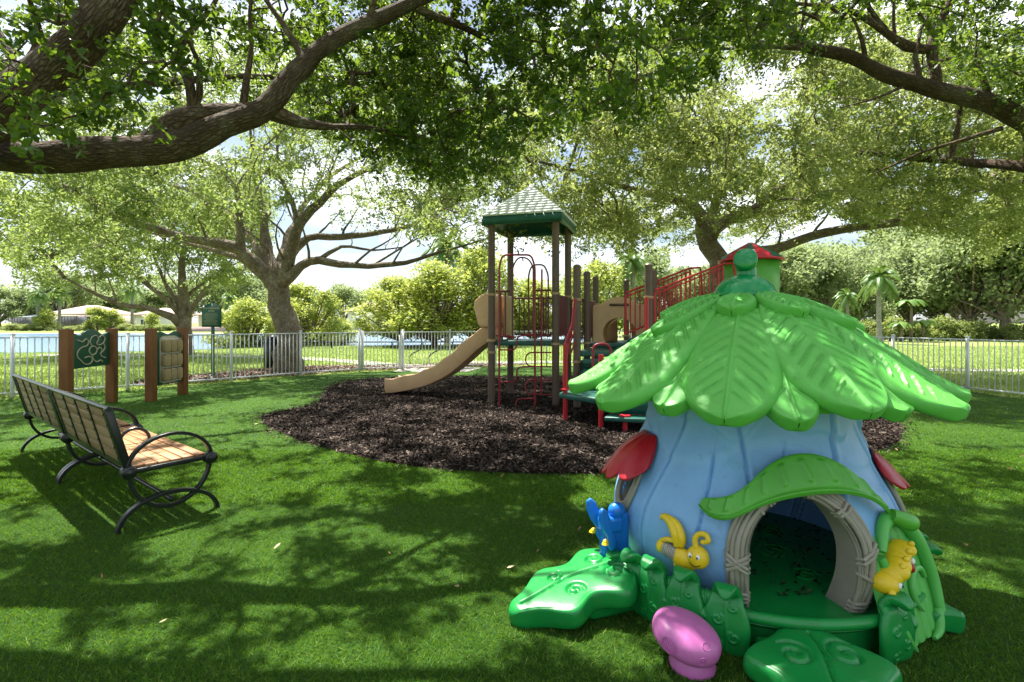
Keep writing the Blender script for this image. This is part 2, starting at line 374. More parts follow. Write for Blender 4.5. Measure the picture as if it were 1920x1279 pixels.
FL = [V(-12.6, 7.65), V(-11.3, 9.0), V(-9.95, 10.2), V(-8.52, 11.35), V(-7.1, 12.95), V(-5.92, 14.35), V(-4.62, 15.5)]   # fence posts, left run
FL2 = [V(-3.42, 16.05), V(-2.05, 16.9), V(-.55, 17.4), V(1.2, 17.8), V(3.0, 18.0), V(4.8, 17.8), V(6.4, 17.0), V(7.7, 15.7), V(8.7, 14.3), V(9.6, 12.9), V(10.45, 11.75), V(10.9, 10.1), V(11.3, 8.4), V(11.8, 6.6)]
TURF = np.array([(-14, -4), (-14.5, 5)] + [tuple(p) for p in FL + FL2] + [(12.3, -4)], float)
MUL = [(-3.95, 8.1), (-3.6, 9.3), (-3.9, 10.6), (-4.25, 12.2), (-3.9, 13.4), (-2.6, 14.1), (-.8, 14.2), (1.5, 14.1), (3.8, 13.6), (5.6, 12.4), (6.5, 10.6), (6.25, 8.6), (5.6, 7.4), (4.6, 6.2), (3.0, 5.35), (1.0, 5.07), (-.16, 5.09), (-1.4, 5.5), (-2.9, 6.7)]
def smooth_poly(p, k=6):
    p = np.array(p); n = len(p); o = []
    for i in range(n):
        a, b, c, d = p[i - 1], p[i], p[(i + 1) % n], p[(i + 2) % n]
        for j in range(k):
            t = j / k; o.append(.5 * ((2 * b) + (-a + c) * t + (2 * a - 5 * b + 4 * c - d) * t * t + (-a + 3 * b - 3 * c + d) * t ** 3))
    return np.array(o)
MULS = smooth_poly(MUL)
def sheet(poly, z, step=.5):
    poly = np.array(poly); x0, y0 = poly.min(0) - step; x1, y1 = poly.max(0) + step
    return x0, y0, x1, y1
def turfmat():
    m, nt, b = new_mat('artificial_turf'); L = nt.links; cc = coords(nt)
    n1 = N(nt, 'ShaderNodeTexNoise', Scale=1.1, Detail=5.0); L.new(cc, n1.inputs['Vector'])
    n2 = N(nt, 'ShaderNodeTexNoise', Scale=55.0, Detail=6.0, Roughness=.8); L.new(cc, n2.inputs['Vector'])
    a = N(nt, 'ShaderNodeMath', operation='MULTIPLY_ADD'); L.new(n2.outputs['Fac'], a.inputs[0]); a.inputs[1].default_value = 1.1
    a2 = N(nt, 'ShaderNodeMath', operation='MULTIPLY_ADD'); L.new(n1.outputs['Fac'], a2.inputs[0]); a2.inputs[1].default_value = .3; a2.inputs[2].default_value = -.2; L.new(a2.outputs[0], a.inputs[2])
    L.new(ramp(nt, a.outputs[0], [(.3, (.012, .042, .004)), (.55, (.042, .115, .009)), (.8, (.11, .20, .02))]), b.inputs['Base Color'])
    b.inputs['Roughness'].default_value = .75; b.inputs['Specular IOR Level'].default_value = .2
    bump(nt, n2.outputs['Fac'], b, 1.0, .03); return m
mb = MB(); tp = TURF; nT = len(tp)
# turf sheet as a fine grid clipped to the fence line
gx = np.arange(-15, 13, .25); gy = np.arange(-4, 18.5, .25); A, B = np.meshgrid(gx, gy)
sd = poly_sd(A, B, TURF) > -.05; Z = gz(A, B) + .006
m_, n_ = A.shape; vs = np.stack([A, B, Z], -1).reshape(-1, 3)
fs = [(i * n_ + k, i * n_ + k + 1, (i + 1) * n_ + k + 1, (i + 1) * n_ + k) for i in range(m_ - 1) for k in range(n_ - 1) if sd[i, k] and sd[i + 1, k + 1] and sd[i, k + 1] and sd[i + 1, k]]
mb.add(vs, fs); tag(mb.build('turf', turfmat(), angle=180), kind='structure')
mulchmat = noisy('mulch', [(.3, (.010, .006, .005)), (.5, (.03, .019, .014)), (.75, (.07, .05, .04))], 30, .9, 10, 1.0, 40, .03, .15)
mb = MB(); zz = .014
mb.add(np.column_stack([MULS, np.full(len(MULS), zz)]), [tuple(range(len(MULS)))]); tag(mb.build('mulch_bed', mulchmat, smooth=False), kind='structure')
# beds outside the fence
B2 = smooth_poly([(-8.5, 12.0), (-7.2, 13.3), (-6.0, 14.6), (-4.6, 15.9), (-3.4, 16.3), (-2.0, 17.2), (0, 17.7), (.4, 18.5), (-2.4, 18.4), (-3.6, 17.5), (-4.9, 17.6), (-6.4, 17.6), (-7.9, 16.6), (-8.8, 14.8), (-9.5, 13.0)], 4)
mb = MB(); mb.add(np.column_stack([B2, np.full(len(B2), .012)]), [tuple(range(len(B2)))])
tag(mb.build('planting_bed', noisy('bark_mulch', [(.3, (.06, .03, .025)), (.5, (.16, .09, .07)), (.75, (.34, .24, .2))], 12, .9, 10, 1.0, 20, .05), smooth=False), kind='structure')
# concrete path from the gate round the lawn
def strip(name, pts, wd, z, mat):
    p = np.array(pts, float); t = np.gradient(p, axis=0); t /= np.linalg.norm(t, axis=1)[:, None]; nn = np.column_stack([-t[:, 1], t[:, 0]])
    a = p + nn * wd / 2; b = p - nn * wd / 2
    mb = MB(); za = gz(a[:, 0], a[:, 1]) + z; zb = gz(b[:, 0], b[:, 1]) + z
    mb.grid(np.stack([np.column_stack([b, zb]), np.column_stack([a, za])], 1)); return tag(mb.build(name, mat), kind='structure')
strip('path', smooth_poly([(-3.6, 16.1), (-5.0, 18.6), (-7.5, 20.6), (-11, 22.2), (-16, 23.2), (-24, 23.6), (-40, 22)], 5)[:-10], 1.1, .016, M['concrete'])
strip('pavement', np.column_stack([np.linspace(-2.5, 60, 90), np.convolve(np.pad(np.interp(np.linspace(-2.5, 60, 90), [-2.5, 5, 10, 14, 60], [19.2, 19.6, 18.2, 16.9, 17.4]), 4, 'edge'), np.ones(9) / 9, 'valid')]), 1.0, .016, M['concrete'])
# mulch chips, as real chips
def scatter_poly(poly, n, dens=None):
    poly = np.array(poly); lo = poly.min(0); hi = poly.max(0); o = np.empty((0, 2))
    while len(o) < n:
        q = rng.uniform(lo, hi, (n * 2, 2)); k = poly_sd(q[:, 0], q[:, 1], poly) > 0.02
        if dens is not None: k &= rng.random(len(q)) < dens(q)
        o = np.concatenate([o, q[k]])
    return o[:n]
def chips(name, poly, n, L, z0, mat, dens=None):
    q = scatter_poly(poly, n, dens); a = rng.uniform(0, 2 * math.pi, n); el = rng.normal(0, .35, n)
    l = rng.uniform(.5, 1.4, n) * L; w_ = l * rng.uniform(.2, .45, n)
    u = np.stack([np.cos(a) * np.cos(el), np.sin(a) * np.cos(el), np.sin(el)], 1)
    v = np.stack([-np.sin(a), np.cos(a), rng.normal(0, .5, n)], 1); v /= np.linalg.norm(v, axis=1)[:, None]
    c = np.column_stack([q, z0 + rng.uniform(0, .02, n)])
    vs = np.stack([c - u * l[:, None] / 2 - v * w_[:, None] / 2, c + u * l[:, None] / 2 - v * w_[:, None] * .3, c + u * l[:, None] * .55 + v * w_[:, None] * .3, c - u * l[:, None] / 2 + v * w_[:, None] / 2], 1)
    return rawmesh(name, vs, 4, mat)
def chipmat(name, st):
    m, nt, b = new_mat(name); g = nt.nodes.new('ShaderNodeNewGeometry')
    nt.links.new(ramp(nt, g.outputs['Random Per Island'], st), b.inputs['Base Color']); b.inputs['Roughness'].default_value = .85; b.inputs['Specular IOR Level'].default_value = .12; return m
cm = chipmat('mulch_chip', [(0, (.008, .0055, .0045)), (.5, (.025, .0170, .0135)), (.85, (.066, .048, .039)), (1, (.20, .155, .125))])
tag(chips('mulch_chips', MULS, 150000, .05, .02, cm, lambda q: np.clip(8 / q[:, 1] ** 1.4 * 1.5, .1, 1)), kind='stuff')
ctr_ = MULS.mean(0); grow = ctr_ + (MULS - ctr_) * (1 + .22 / np.linalg.norm(MULS - ctr_, axis=1))[:, None]
tag(chips('mulch_chips', grow, 2600, .045, .035, cm, lambda q: np.where(poly_sd(q[:, 0], q[:, 1], MULS) < .03, 1.0, 0.0) * np.exp(poly_sd(q[:, 0], q[:, 1], MULS) * 9)), kind='stuff')

tag(chips('bark_chips', B2, 9000, .10, .02, chipmat('bark_chip', [(0, (.07, .035, .03)), (.5, (.2, .11, .09)), (1, (.5, .38, .32))])), kind='stuff')
# turf blades
def blades(name, n, pts, h, w_, mat, lean=.5):
    n = len(pts); a = rng.uniform(0, 2 * math.pi, n); z = gz(pts[:, 0], pts[:, 1]) + .004
    hh = h * rng.uniform(.6, 1.25, n); ww = w_ * rng.uniform(.7, 1.3, n)
    base = np.column_stack([pts, z]); d = np.stack([np.cos(a), np.sin(a), np.zeros(n)], 1) * ww[:, None] / 2
    tip = base + np.column_stack([rng.normal(0, lean, n) * hh, rng.normal(0, lean, n) * hh, hh])
    return rawmesh(name, np.stack([base - d, base + d, tip], 1), 3, mat)
def blademat(name, st, tr, tf=.25):
    m, nt, b = new_mat(name); L = nt.links; g = nt.nodes.new('ShaderNodeNewGeometry')
    c = ramp(nt, g.outputs['Random Per Island'], st); L.new(c, b.inputs['Base Color']); b.inputs['Roughness'].default_value = .55; b.inputs['Specular IOR Level'].default_value = .16
    t = nt.nodes.new('ShaderNodeBsdfTranslucent'); t.inputs[0].default_value = (*tr, 1)
    ms = nt.nodes.new('ShaderNodeMixShader'); ms.inputs[0].default_value = tf; L.new(b.outputs[0], ms.inputs[1]); L.new(t.outputs[0], ms.inputs[2])
    L.new(ms.outputs[0], nt.nodes['Material Output'].inputs[0]); return m
turfblade = blademat('turf_blade', [(0, (.012, .056, .005)), (.5, (.042, .135, .010)), (.85, (.105, .21, .020)), (1, (.22, .29, .06))], (.20, .38, .014), .34)
def wedge(n, y0, y1, power, poly, excl=None):
    Y = y0 + (y1 - y0) * rng.random(n * 2) ** power; X = rng.uniform(-1.25, 1.25, n * 2) * Y
    k = (poly_sd(X, Y, poly) > .02)
    if excl is not None: k &= poly_sd(X, Y, excl) < -.01
    return np.column_stack([X[k], Y[k]])[:n]
bl = np.concatenate([wedge(400000, 1.6, 6.0, 1.0, TURF, MULS), wedge(190000, 6.0, 16.5, 1.0, TURF, MULS)])
e = MULS[rng.integers(0, len(MULS), 26000)]; e = e + rng.normal(0, .035, e.shape)
near = bl[:, 1] < 4.2
tag(blades('turf_blades', 0, bl[near], .019, .0045, turfblade, .75), kind='stuff')
tag(blades('turf_blades', 0, np.concatenate([bl[~near]]), .022, .009, turfblade, .75), kind='stuff')
lawnblade = blademat('lawn_blade', [(0, (.09, .15, .025)), (.5, (.19, .28, .055)), (.85, (.30, .37, .10)), (1, (.46, .48, .22))], (.32, .46, .07), .3)
ring = np.array([(-40, 8), (-40, 23), (-30, 24.5), (-20, 27), (-13, 32), (-4, 36), (9, 40), (40, 42), (40, 4), (12.3, 4)] + [tuple(p) for p in (FL + FL2)[::-1]] + [(-14.5, 5), (-40, 4)], float)
q = wedge(150000, 7, 34, 1.1, ring, B2)
tag(blades('lawn_grass', 0, q, .07, .022, lawnblade, .5), kind='stuff')
# fallen leaves lying on the turf
lt = wedge(70, 1.9, 9, 1.0, TURF, MULS)
n = len(lt); a = rng.uniform(0, 6.3, n); l = rng.uniform(.012, .032, n); u = np.stack([np.cos(a), np.sin(a), rng.normal(0, .3, n)], 1); v = np.stack([-np.sin(a), np.cos(a), rng.normal(0, .5, n)], 1)
c = np.column_stack([lt, np.full(n, .04)]); ww = (l * .35)[:, None]; l = l[:, None]
tag(rawmesh('fallen_leaves', np.stack([c - u * l, c - u * l * .2 - v * ww, c + u * l * .6 - v * ww * .6, c + u * l, c + u * l * .5 + v * ww * .7, c - u * l * .3 + v * ww], 1), 6, chipmat('dry_leaf', [(0, (.12, .06, .03)), (.5, (.3, .2, .1)), (1, (.55, .45, .3))])), kind='stuff')
# ------------------------------------------------------------ fence
def z0(p): return float(gz(p[0], p[1]))
def fence_run(label, pts, dz=0.0, gate=False):
    root = thing('fence', label, 'fence', (pts[0][0], pts[0][1], 0), 'white picket fence round the playground')
    for i, p in enumerate(pts):
        z = z0(p); mb = MB(); s = .065 if i in (0, len(pts) - 1) else .055
        mb.box((p[0], p[1], z + .63), (s, s, 1.26)); mb.box((p[0], p[1], z + 1.265), (s + .015, s + .015, .015))
        mb.box((p[0], p[1], z + 1.28), (s * .9, s * .9, .018), taper=.3); mb.build('post', M['white_metal'], root, smooth=False)
    for a, b in zip(pts[:-1], pts[1:]):
        mb = MB(); za, zb = z0(a), z0(b); A = V(a[0], a[1], za); B = V(b[0], b[1], zb); d = nrm(B - A); L = np.linalg.norm(B - A); A2 = A + d * .03; B2_ = B - d * .03
        for h in (.10, 1.20):
            mb.bar(A2 + (0, 0, h), B2_ + (0, 0, h), .026, .032)
        n = int(round(L / .105))
        for k in range(1, n):
            p = A + (B - A) * k / n; mb.box((p[0], p[1], p[2] + .65), (.017, .017, 1.07))
        mb.build('picket_panel', M['white_metal'], root, smooth=False)
    return root
fence_run('white metal picket fence running from the left past the game panels to the gate', FL)
fence_run('white metal picket fence behind the playground, curving round to the right', FL2)
g = thing('fence_gate', 'white metal picket gate beside the tan slide, between two thick posts', 'gate', (FL[-1][0], FL[-1][1], 0))
a, b = FL[-1] , FL2[0]
A = V(a[0], a[1], 0); B = V(b[0], b[1], 0); d = nrm(B - A); A = A + d * .09; B = B - d * .09
for p in (A, B):
    mb = MB(); mb.box((p[0], p[1], .65), (.07, .07, 1.2)); mb.build('gate_stile', M['white_metal'], g, smooth=False)
mb = MB()
for h in (.11, .21, 1.2): mb.bar(A + d * .035 + (0, 0, h), B - d * .035 + (0, 0, h), .026, .032)
for k in range(1, 10):
    p = A + (B - A) * k / 10; mb.box((p[0], p[1], .66), (.017, .017, 1.05))
mb.build('picket_panel', M['white_metal'], g, smooth=False)
mb = MB(); p = B + (0, -.05, 1.22); mb.box(p, (.05, .04, .2)); mb.lathe([(.02, 0), (.02, .12), (.001, .14)], p + (0, 0, .1), 10)
mb.build('latch', M['black'], g)

# ------------------------------------------------------------ trees
def rot_frames(n, upb=.7):
    nn = rng.normal(size=(n, 3)); nn /= np.linalg.norm(nn, axis=1)[:, None]; nn[:, 2] = np.abs(nn[:, 2]) * .6 + upb * rng.random(n)
    nn /= np.linalg.norm(nn, axis=1)[:, None]
    r = rng.normal(size=(n, 3)); u = np.cross(nn, r); u /= np.linalg.norm(u, axis=1)[:, None]
    return u, np.cross(nn, u), nn
def leaf_faces(c, L, ar=.42, hexa=False, upb=.7):
    n = len(c); u, v, w_ = rot_frames(n, upb); l = (L * rng.uniform(.6, 1.3, n))[:, None] / 2; a = l * ar
    if hexa:
        return np.stack([c - u * l, c - u * l * .35 - v * a, c + u * l * .45 - v * a * .85, c + u * l, c + u * l * .45 + v * a * .85, c - u * l * .35 + v * a], 1)
    return np.stack([c - u * l, c - v * a, c + u * l, c + v * a], 1)
def sprays(cl, per, R_, flat=.55, k=7):
    """cluster centres -> leaf positions strung along short twigs"""
    n = len(cl); d = rng.normal(size=(n, k, 3)); d[..., 2] *= flat; d /= np.linalg.norm(d, axis=2)[..., None]
    Ls = R_ * rng.uniform(.5, 1.25, (n, k)); c = np.repeat(np.arange(n), per); j = rng.integers(0, k, n * per)
    t = rng.random(n * per) ** .7; p = cl[c] + d[c, j] * (Ls[c, j] * t)[:, None]; p[:, 2] -= (t ** 2) * R_ * .18
    return p + rng.normal(0, R_ * .10, p.shape), d, Ls
def resample(pts, rad, step):
    P_ = [pts[0]]; R__ = [rad[0]]
    p = np.array(pts); m = len(p)
    for i in range(m - 1):
        a = p[max(i - 1, 0)]; b = p[i]; c = p[i + 1]; d = p[min(i + 2, m - 1)]; n = max(1, int(np.linalg.norm(c - b) / step))
        for j in range(1, n + 1):
            t = j / n; q = .5 * ((2 * b) + (-a + c) * t + (2 * a - 5 * b + 4 * c - d) * t * t + (-a + 3 * b - 3 * c + d) * t ** 3)
            P_.append(q); R__.append(rad[i] + (rad[i + 1] - rad[i]) * t)
    return np.array(P_), np.array(R__)
def tree(label, limbs, clusters, per, Rc, leafL, lm, bm, group, step=.3, twig=.0035, hexa=False, sides=12, name='oak_tree', flat=.55, ar=.42, shoot=99):
    base = limbs[0][0][0]; root = thing(name, label, 'tree', (base[0], base[1], 0), group)
    mb = MB(); nodes = []; extra = []
    for li, (pts, rad) in enumerate(limbs):
        p, r = resample(pts, rad, step)
        w_ = np.array([noise.noise_vector(Vector(q * 1.3)) for q in p]) * r[:, None] * .9; w_[0] = 0
        p = p + w_
        rr = r * (1 + .13 * np.array([noise.noise(Vector(q * 2.7)) + .6 * noise.noise(Vector(q * 7)) for q in p]))
        mb.tube(p, rr, sides if r.max() > .06 else 8, caps=True); nodes.append(p)
        L_ = np.concatenate([[0], np.cumsum(np.linalg.norm(np.diff(p, axis=0), axis=1))]); s_at = shoot * rng.uniform(.4, 1)
        while s_at < L_[-1] and shoot < 50:
            i = int(np.searchsorted(L_, s_at)); s_at += shoot * rng.uniform(.6, 1.5)
            if i < 1 or i >= len(p) - 1 or r[i] > .24 or p[i, 2] < 2.2: continue
            T = nrm(p[i + 1] - p[i - 1]); sd = rng.normal(size=3); sd[2] = abs(sd[2]); sd = nrm(sd - T * (sd @ T)); dr = nrm(T * .8 + sd * .9 + V(0, 0, .45)); ln = shoot * rng.uniform(1.0, 2.0) * min(1.0, .5 + r[i] * 6)
            q = [p[i]]
            for _k in range(6): dr = nrm(dr + rng.normal(0, .22, 3) + V(0, 0, .08)); q.append(q[-1] + dr * ln / 6)
            q = np.array(q); extra.append((q, np.linspace(min(.045, r[i] * .45), .006, 7)))
    for q, r in extra:
        q, r = resample(q, r, step); mb.tube(q, r, 7, caps=False); nodes.append(q)
    if extra: clusters = np.concatenate([clusters, np.array([q[-1] for q, r in extra])])
    mb.build('trunk' , bm, root, angle=180)
    NP = np.concatenate(nodes); minz = 1.9
    cand = NP[NP[:, 2] > minz] if len(NP[NP[:, 2] > minz]) else NP
    pos = list(cand); par = [-1] * len(pos); fixed = len(pos)
    buf = np.zeros((fixed + len(clusters) * 5 + 5, 3)); buf[:fixed] = cand; cnt = fixed
    d0 = np.array([np.min(np.sum((cand - c) ** 2, 1)) for c in clusters]) if len(clusters) else np.array([])
    order = np.argsort(d0); paths = []; parent = {}; nsub = np.zeros(len(buf))
    for ci in order:
        c = clusters[ci]; dd = np.sum((buf[:cnt] - c) ** 2, 1); j = int(np.argmin(dd)); a = buf[j].copy(); L = math.sqrt(dd[j])
        m = 4; t = np.linspace(0, 1, m + 1)[1:]
        q = a + (c - a) * t[:, None] + rng.normal(0, .07 * L, (m, 3)) * (np.sin(math.pi * t))[:, None]; q[:, 2] += .12 * L * np.sin(math.pi * t)
        ids = list(range(cnt, cnt + m)); buf[cnt:cnt + m] = q
        pr = j
        for i in ids: parent[i] = pr; pr = i
        cnt += m; paths.append((j, ids))
    for i in range(cnt - 1, fixed - 1, -1):
        nsub[i] += .25; nsub[parent[i]] += nsub[i]
    mb = MB()
    rad = lambda i: min(.10, twig * (1 + nsub[i]) ** .52)
    for j, ids in paths:
        rs = [rad(ids[0]) * 1.0] + [rad(i) for i in ids]; mb.tube(np.vstack([buf[j], buf[ids]]), rs, 5 if rs[0] < .02 else 7, caps=False)
    # fine twigs
    lp, d, Ls = sprays(clusters, per, Rc, flat)
    tw = MB(); 
    if leafL < .09:
        for i in range(len(clusters)):
            for k in range(0, 4):
                e = clusters[i] + d[i, k] * Ls[i, k]; mb.tube([clusters[i], (clusters[i] + e) / 2 + (0, 0, .02), e - (0, 0, Rc * .15)], [twig * .9, twig * .6, twig * .3], 3, caps=False)
    mb.build('branches', bm, root, angle=180)
    rawmesh('crown', leaf_faces(lp, leafL, ar, hexa), 6 if hexa else 4, lm, root)
    return root

def env_sample(n, pxr, Yr, low, top, zmin=2.3, bias=1.0):
    """random points in a slab of air: low(px) is the lowest picture height of the leaves there, top(X, Y) the crown's top"""
    o = []
    while len(o) < n:
        px = rng.uniform(*pxr); Y = rng.uniform(*Yr); X = (px - 960) / F * Y
        zl = max(zmin, CAMZ - (low(px) - HZ) / F * Y); zt = top(X, Y)
        if zt <= zl: continue
        if rng.random() > (zt - zl) / 6: continue
        o.append((X, Y, zl + (zt - zl) * rng.random() ** bias))
    return np.array(o)
def thin(p, f, sc_=.5, th=0.0):
    """keep a clumpy subset: drops the clusters that fall in the gaps of a noise field"""
    k = np.array([noise.noise(Vector(q * sc_) + Vector((f, f, f))) for q in p]); return p[k > th]
def gaps(p, f, s1=.95, th=.0, s2=.4, k2=.3, boost=.3):
    """thins the crown in shafts that follow the sun, shaped to drop sun patches on the lawn"""
    g = p[:, :2] - np.outer(p[:, 2] / SUN_DIR.z, (SUN_DIR.x, SUN_DIR.y))
    k = np.array([noise.noise(Vector((a * s1 + f, b * s1, f))) + k2 * noise.noise(Vector((a * s2, b * s2 + f, 2 * f))) for a, b in g]) + boost * np.exp(-((g[:, 0] - 1.8) ** 2 + (g[:, 1] - 2.8) ** 2) / 1.1) + .16 * np.exp(-((g[:, 0] + 3) ** 2 / 4 + (g[:, 1] - 5.6) ** 2 / 3)) - .22 * np.exp(-((g[:, 0] + 1.3) ** 2 / 3.2 + (g[:, 1] - 2.4) ** 2 / .9)); return p[k > th]  # leaf density shaped to shade the playhouse and benches and open the near lawn
lerp = lambda xs, ys: (lambda x: float(np.interp(x, xs, ys)))
# A: the big oak at the left whose limbs cross the picture's top left
limbsA = [
 ([V(-5.5, 4.4, -.1), V(-5.4, 4.3, .6), V(-5.25, 4.2, 1.9), V(-4.6, 4.0, 2.66), P(0, 303, 3.8), P(170, 290, 3.8), P(330, 262, 3.8), P(420, 228, 3.85), P(500, 203, 3.9), P(560, 142, 4.0), P(640, 75, 4.2), P(760, 8, 4.5), P(900, -60, 5), P(1100, -160, 5.6), P(1300, -260, 6.4)],
  [.46, .37, .32, .22, .15, .142, .135, .115, .10, .088, .082, .075, .06, .045, .02]),
 ([V(-5.25, 4.2, 1.5), V(-4.8, 3.9, 2.3), P(-20, 240, 3.3), P(110, 135, 3.3), P(190, 65, 3.3), P(240, -5, 3.3), P(300, -120, 3.5), P(420, -300, 4), P(700, -560, 4.6)], [.3, .24, .16, .155, .14, .12, .11, .08, .03]),
 ([P(265, 270, 3.85), P(330, 228, 3.86), P(395, 214, 3.9), P(455, 210, 3.9), P(500, 203, 3.9)], [.06, .10, .10, .085, .07]),
 ([P(500, 205, 3.9), P(560, 232, 4.1), P(620, 242, 4.4), P(690, 240, 4.8), P(780, 262, 5.2)], [.07, .045, .036, .03, .015]),
 ([P(455, 205, 3.9), P(463, 150, 3.9), P(471, 90, 3.9), P(468, 20, 3.9), P(490, -80, 4)], [.03, .024, .02, .018, .012]),
 ([P(760, 8, 4.5), P(880, 60, 5.0), P(990, 130, 5.6), P(1060, 200, 6.0)], [.04, .03, .02, .01]),
 ([V(-5.25, 4.2, 1.8), V(-5.6, 2.5, 3.2), V(-4.8, .5, 4.3), V(-3, -1.5, 5.2), V(-.5, -2.6, 5.6)], [.2, .16, .12, .09, .05]),
 ([P(240, -5, 3.3), V(-1.5, 2.2, 4.8), V(.3, 1.2, 5.4), V(2.2, .4, 5.7)], [.09, .07, .05, .03]),
 ([V(-5.25, 4.2, 2.0), V(-6.2, 5.6, 3.6), V(-6.3, 7.5, 4.9), V(-5.2, 9.0, 5.8), V(-3.5, 9.8, 6.2)], [.2, .14, .1, .07, .04]),
 ([V(-5.6, 5.6, 3.6), V(-7.6, 6.2, 4.6), V(-9.5, 6.8, 5.2)], [.1, .07, .03]),
]
limbsA = [(a, [q * (.80 if y > 0 else 1) for q, y in zip(b, [k_ > 1 for k_ in range(len(b))])]) for a, b in limbsA]
lowA = lerp([-900, -200, 0, 60, 130, 200, 300, 430, 560, 700, 850, 960, 1020, 1130, 1230, 1290, 1400, 1550, 1900, 2600], [250, 300, 290, 265, 215, 175, 150, 160, 205, 290, 340, 330, 250, 220, 240, 160, 95, 55, 30, -20])
topA = lambda X, Y: 6.7 - .022 * ((X + 1.5) ** 2) - .03 * (Y - 5) ** 2
cA = env_sample(3000, (-1300, 1500), (3.4, 9.5), lowA, topA, 2.6); cA = cA[(cA[:, 1] > 4.35) | (cA[:, 0] > .3) | (CAMZ - (cA[:, 2] - CAMZ) * 0 + (cA[:, 2] - CAMZ) / cA[:, 1] > 2.2)]
dc = env_sample(480, (640, 1330), (4.6, 8.6), lowA, lambda X, Y: 6.0, 2.8)
cA = np.concatenate([gaps(cA, 7.7, 2.7, .09), gaps(dc, 7.7, 2.7, .02),
                     gaps(np.column_stack([rng.uniform(-7, 6, 900), rng.uniform(-4.0, 3.6, 900), rng.uniform(4.3, 6.1, 900)]), 7.7, 2.7, .09)])
# low sprays in front of the limbs, upper left
fr = np.array([P(a, b, y) for a, b, y in [(40, 250, 2.7), (95, 235, 2.8), (20, 180, 2.9), (150, 215, 2.9), (225, 170, 3.0), (265, 120, 3.0), (290, 60, 3.1), (330, 110, 3.2), (350, 30, 3.2), (250, 200, 3.2), (60, 60, 3.0), (20, 110, 3.0), (120, 20, 3.0), (400, 20, 3.3), (310, 10, 3.1)]])
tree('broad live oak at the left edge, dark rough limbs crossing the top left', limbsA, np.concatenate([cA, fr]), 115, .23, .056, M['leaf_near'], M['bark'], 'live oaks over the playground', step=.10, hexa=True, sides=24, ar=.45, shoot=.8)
# B: the oak out of frame on the right
limbsB = [
 ([V(9.6, 7.1, -.1), V(9.5, 7.0, 1.5), V(9.1, 6.95, 2.8), V(7.6, 6.7, 3.6), P(1920, 227, 6.5), P(1830, 195, 6.5), P(1745, 176, 6.5), P(1660, 138, 6.5), P(1570, 103, 6.5), P(1510, 84, 6.5), P(1460, 40, 6.7), P(1390, 0, 7), P(1290, -60, 7.3)],
  [.5, .42, .36, .26, .175, .15, .135, .118, .10, .085, .065, .045, .02]),
 ([P(1512, 88, 6.5), P(1460, 86, 6.6), P(1400, 90, 6.8), P(1330, 96, 7.2), P(1270, 130, 7.5)], [.06, .045, .035, .02, .01]),
 ([P(1757, 180, 6.5), P(1752, 145, 6.5), P(1744, 93, 6.5), P(1762, 40, 6.45), P(1792, -20, 6.4), P(1850, -140, 6.2), P(1800, -330, 6)], [.09, .085, .085, .07, .06, .05, .03]),
 ([P(1744, 93, 6.5), P(1700, 84, 6.5), P(1655, 58, 6.5), P(1600, 26, 6.5), P(1540, 12, 6.6), P(1450, 0, 6.8), P(1350, -40, 7)], [.08, .085, .06, .05, .035, .025, .015]),
 ([P(1660, 55, 6.5), P(1630, 20, 6.5), P(1600, -60, 6.4)], [.05, .04, .03]),
 ([P(1700, 160, 6.5), P(1640, 185, 6.4), P(1575, 202, 6.3)], [.03, .02, .008]),
 ([P(1880, 240, 6.6), P(1800, 265, 6.8), P(1730, 285, 7), P(1640, 325, 7.4)], [.05, .035, .025, .012]),
 ([V(9.1, 6.95, 2.8), V(8.2, 5.2, 4.4), V(6.0, 3.0, 5.3), V(4.0, 1.2, 5.7)], [.2, .15, .1, .05]),
 ([V(9.1, 6.95, 2.9), V(9.6, 9.2, 4.2), V(9.0, 11.5, 5.2), V(7.5, 13, 6)], [.2, .14, .1, .05]),
 ([V(9.0, 10.5, 4.8), P(1800, 118, 10), P(1700, 140, 9.6)], [.08, .06, .03]),
]
limbsB = [(a, [q * .72 for q in b]) for a, b in limbsB]
lowB = lerp([1100, 1250, 1330, 1450, 1550, 1700, 1800, 1920, 2600], [100, 150, 90, 70, 60, 50, 140, 190, 260])
topB = lambda X, Y: 7.4 - .05 * (X - 7) ** 2 - .03 * (Y - 6) ** 2
cB = np.concatenate([gaps(env_sample(950, (1150, 2300), (4.8, 10.5), lowB, topB, 3), 7.7, 2.7, .0),
     gaps(np.column_stack([rng.uniform(2.5, 11, 420), rng.uniform(-3.0, 5.0, 420), rng.uniform(4.4, 6.2, 420)]), 7.7, 2.7, .06)])
tree('live oak beyond the right edge with one long limb reaching in at the upper right', limbsB, cB, 105, .28, .058, M['leaf_near'], M['bark'], 'live oaks over the playground', step=.15, hexa=True, sides=18, ar=.45, shoot=.8)
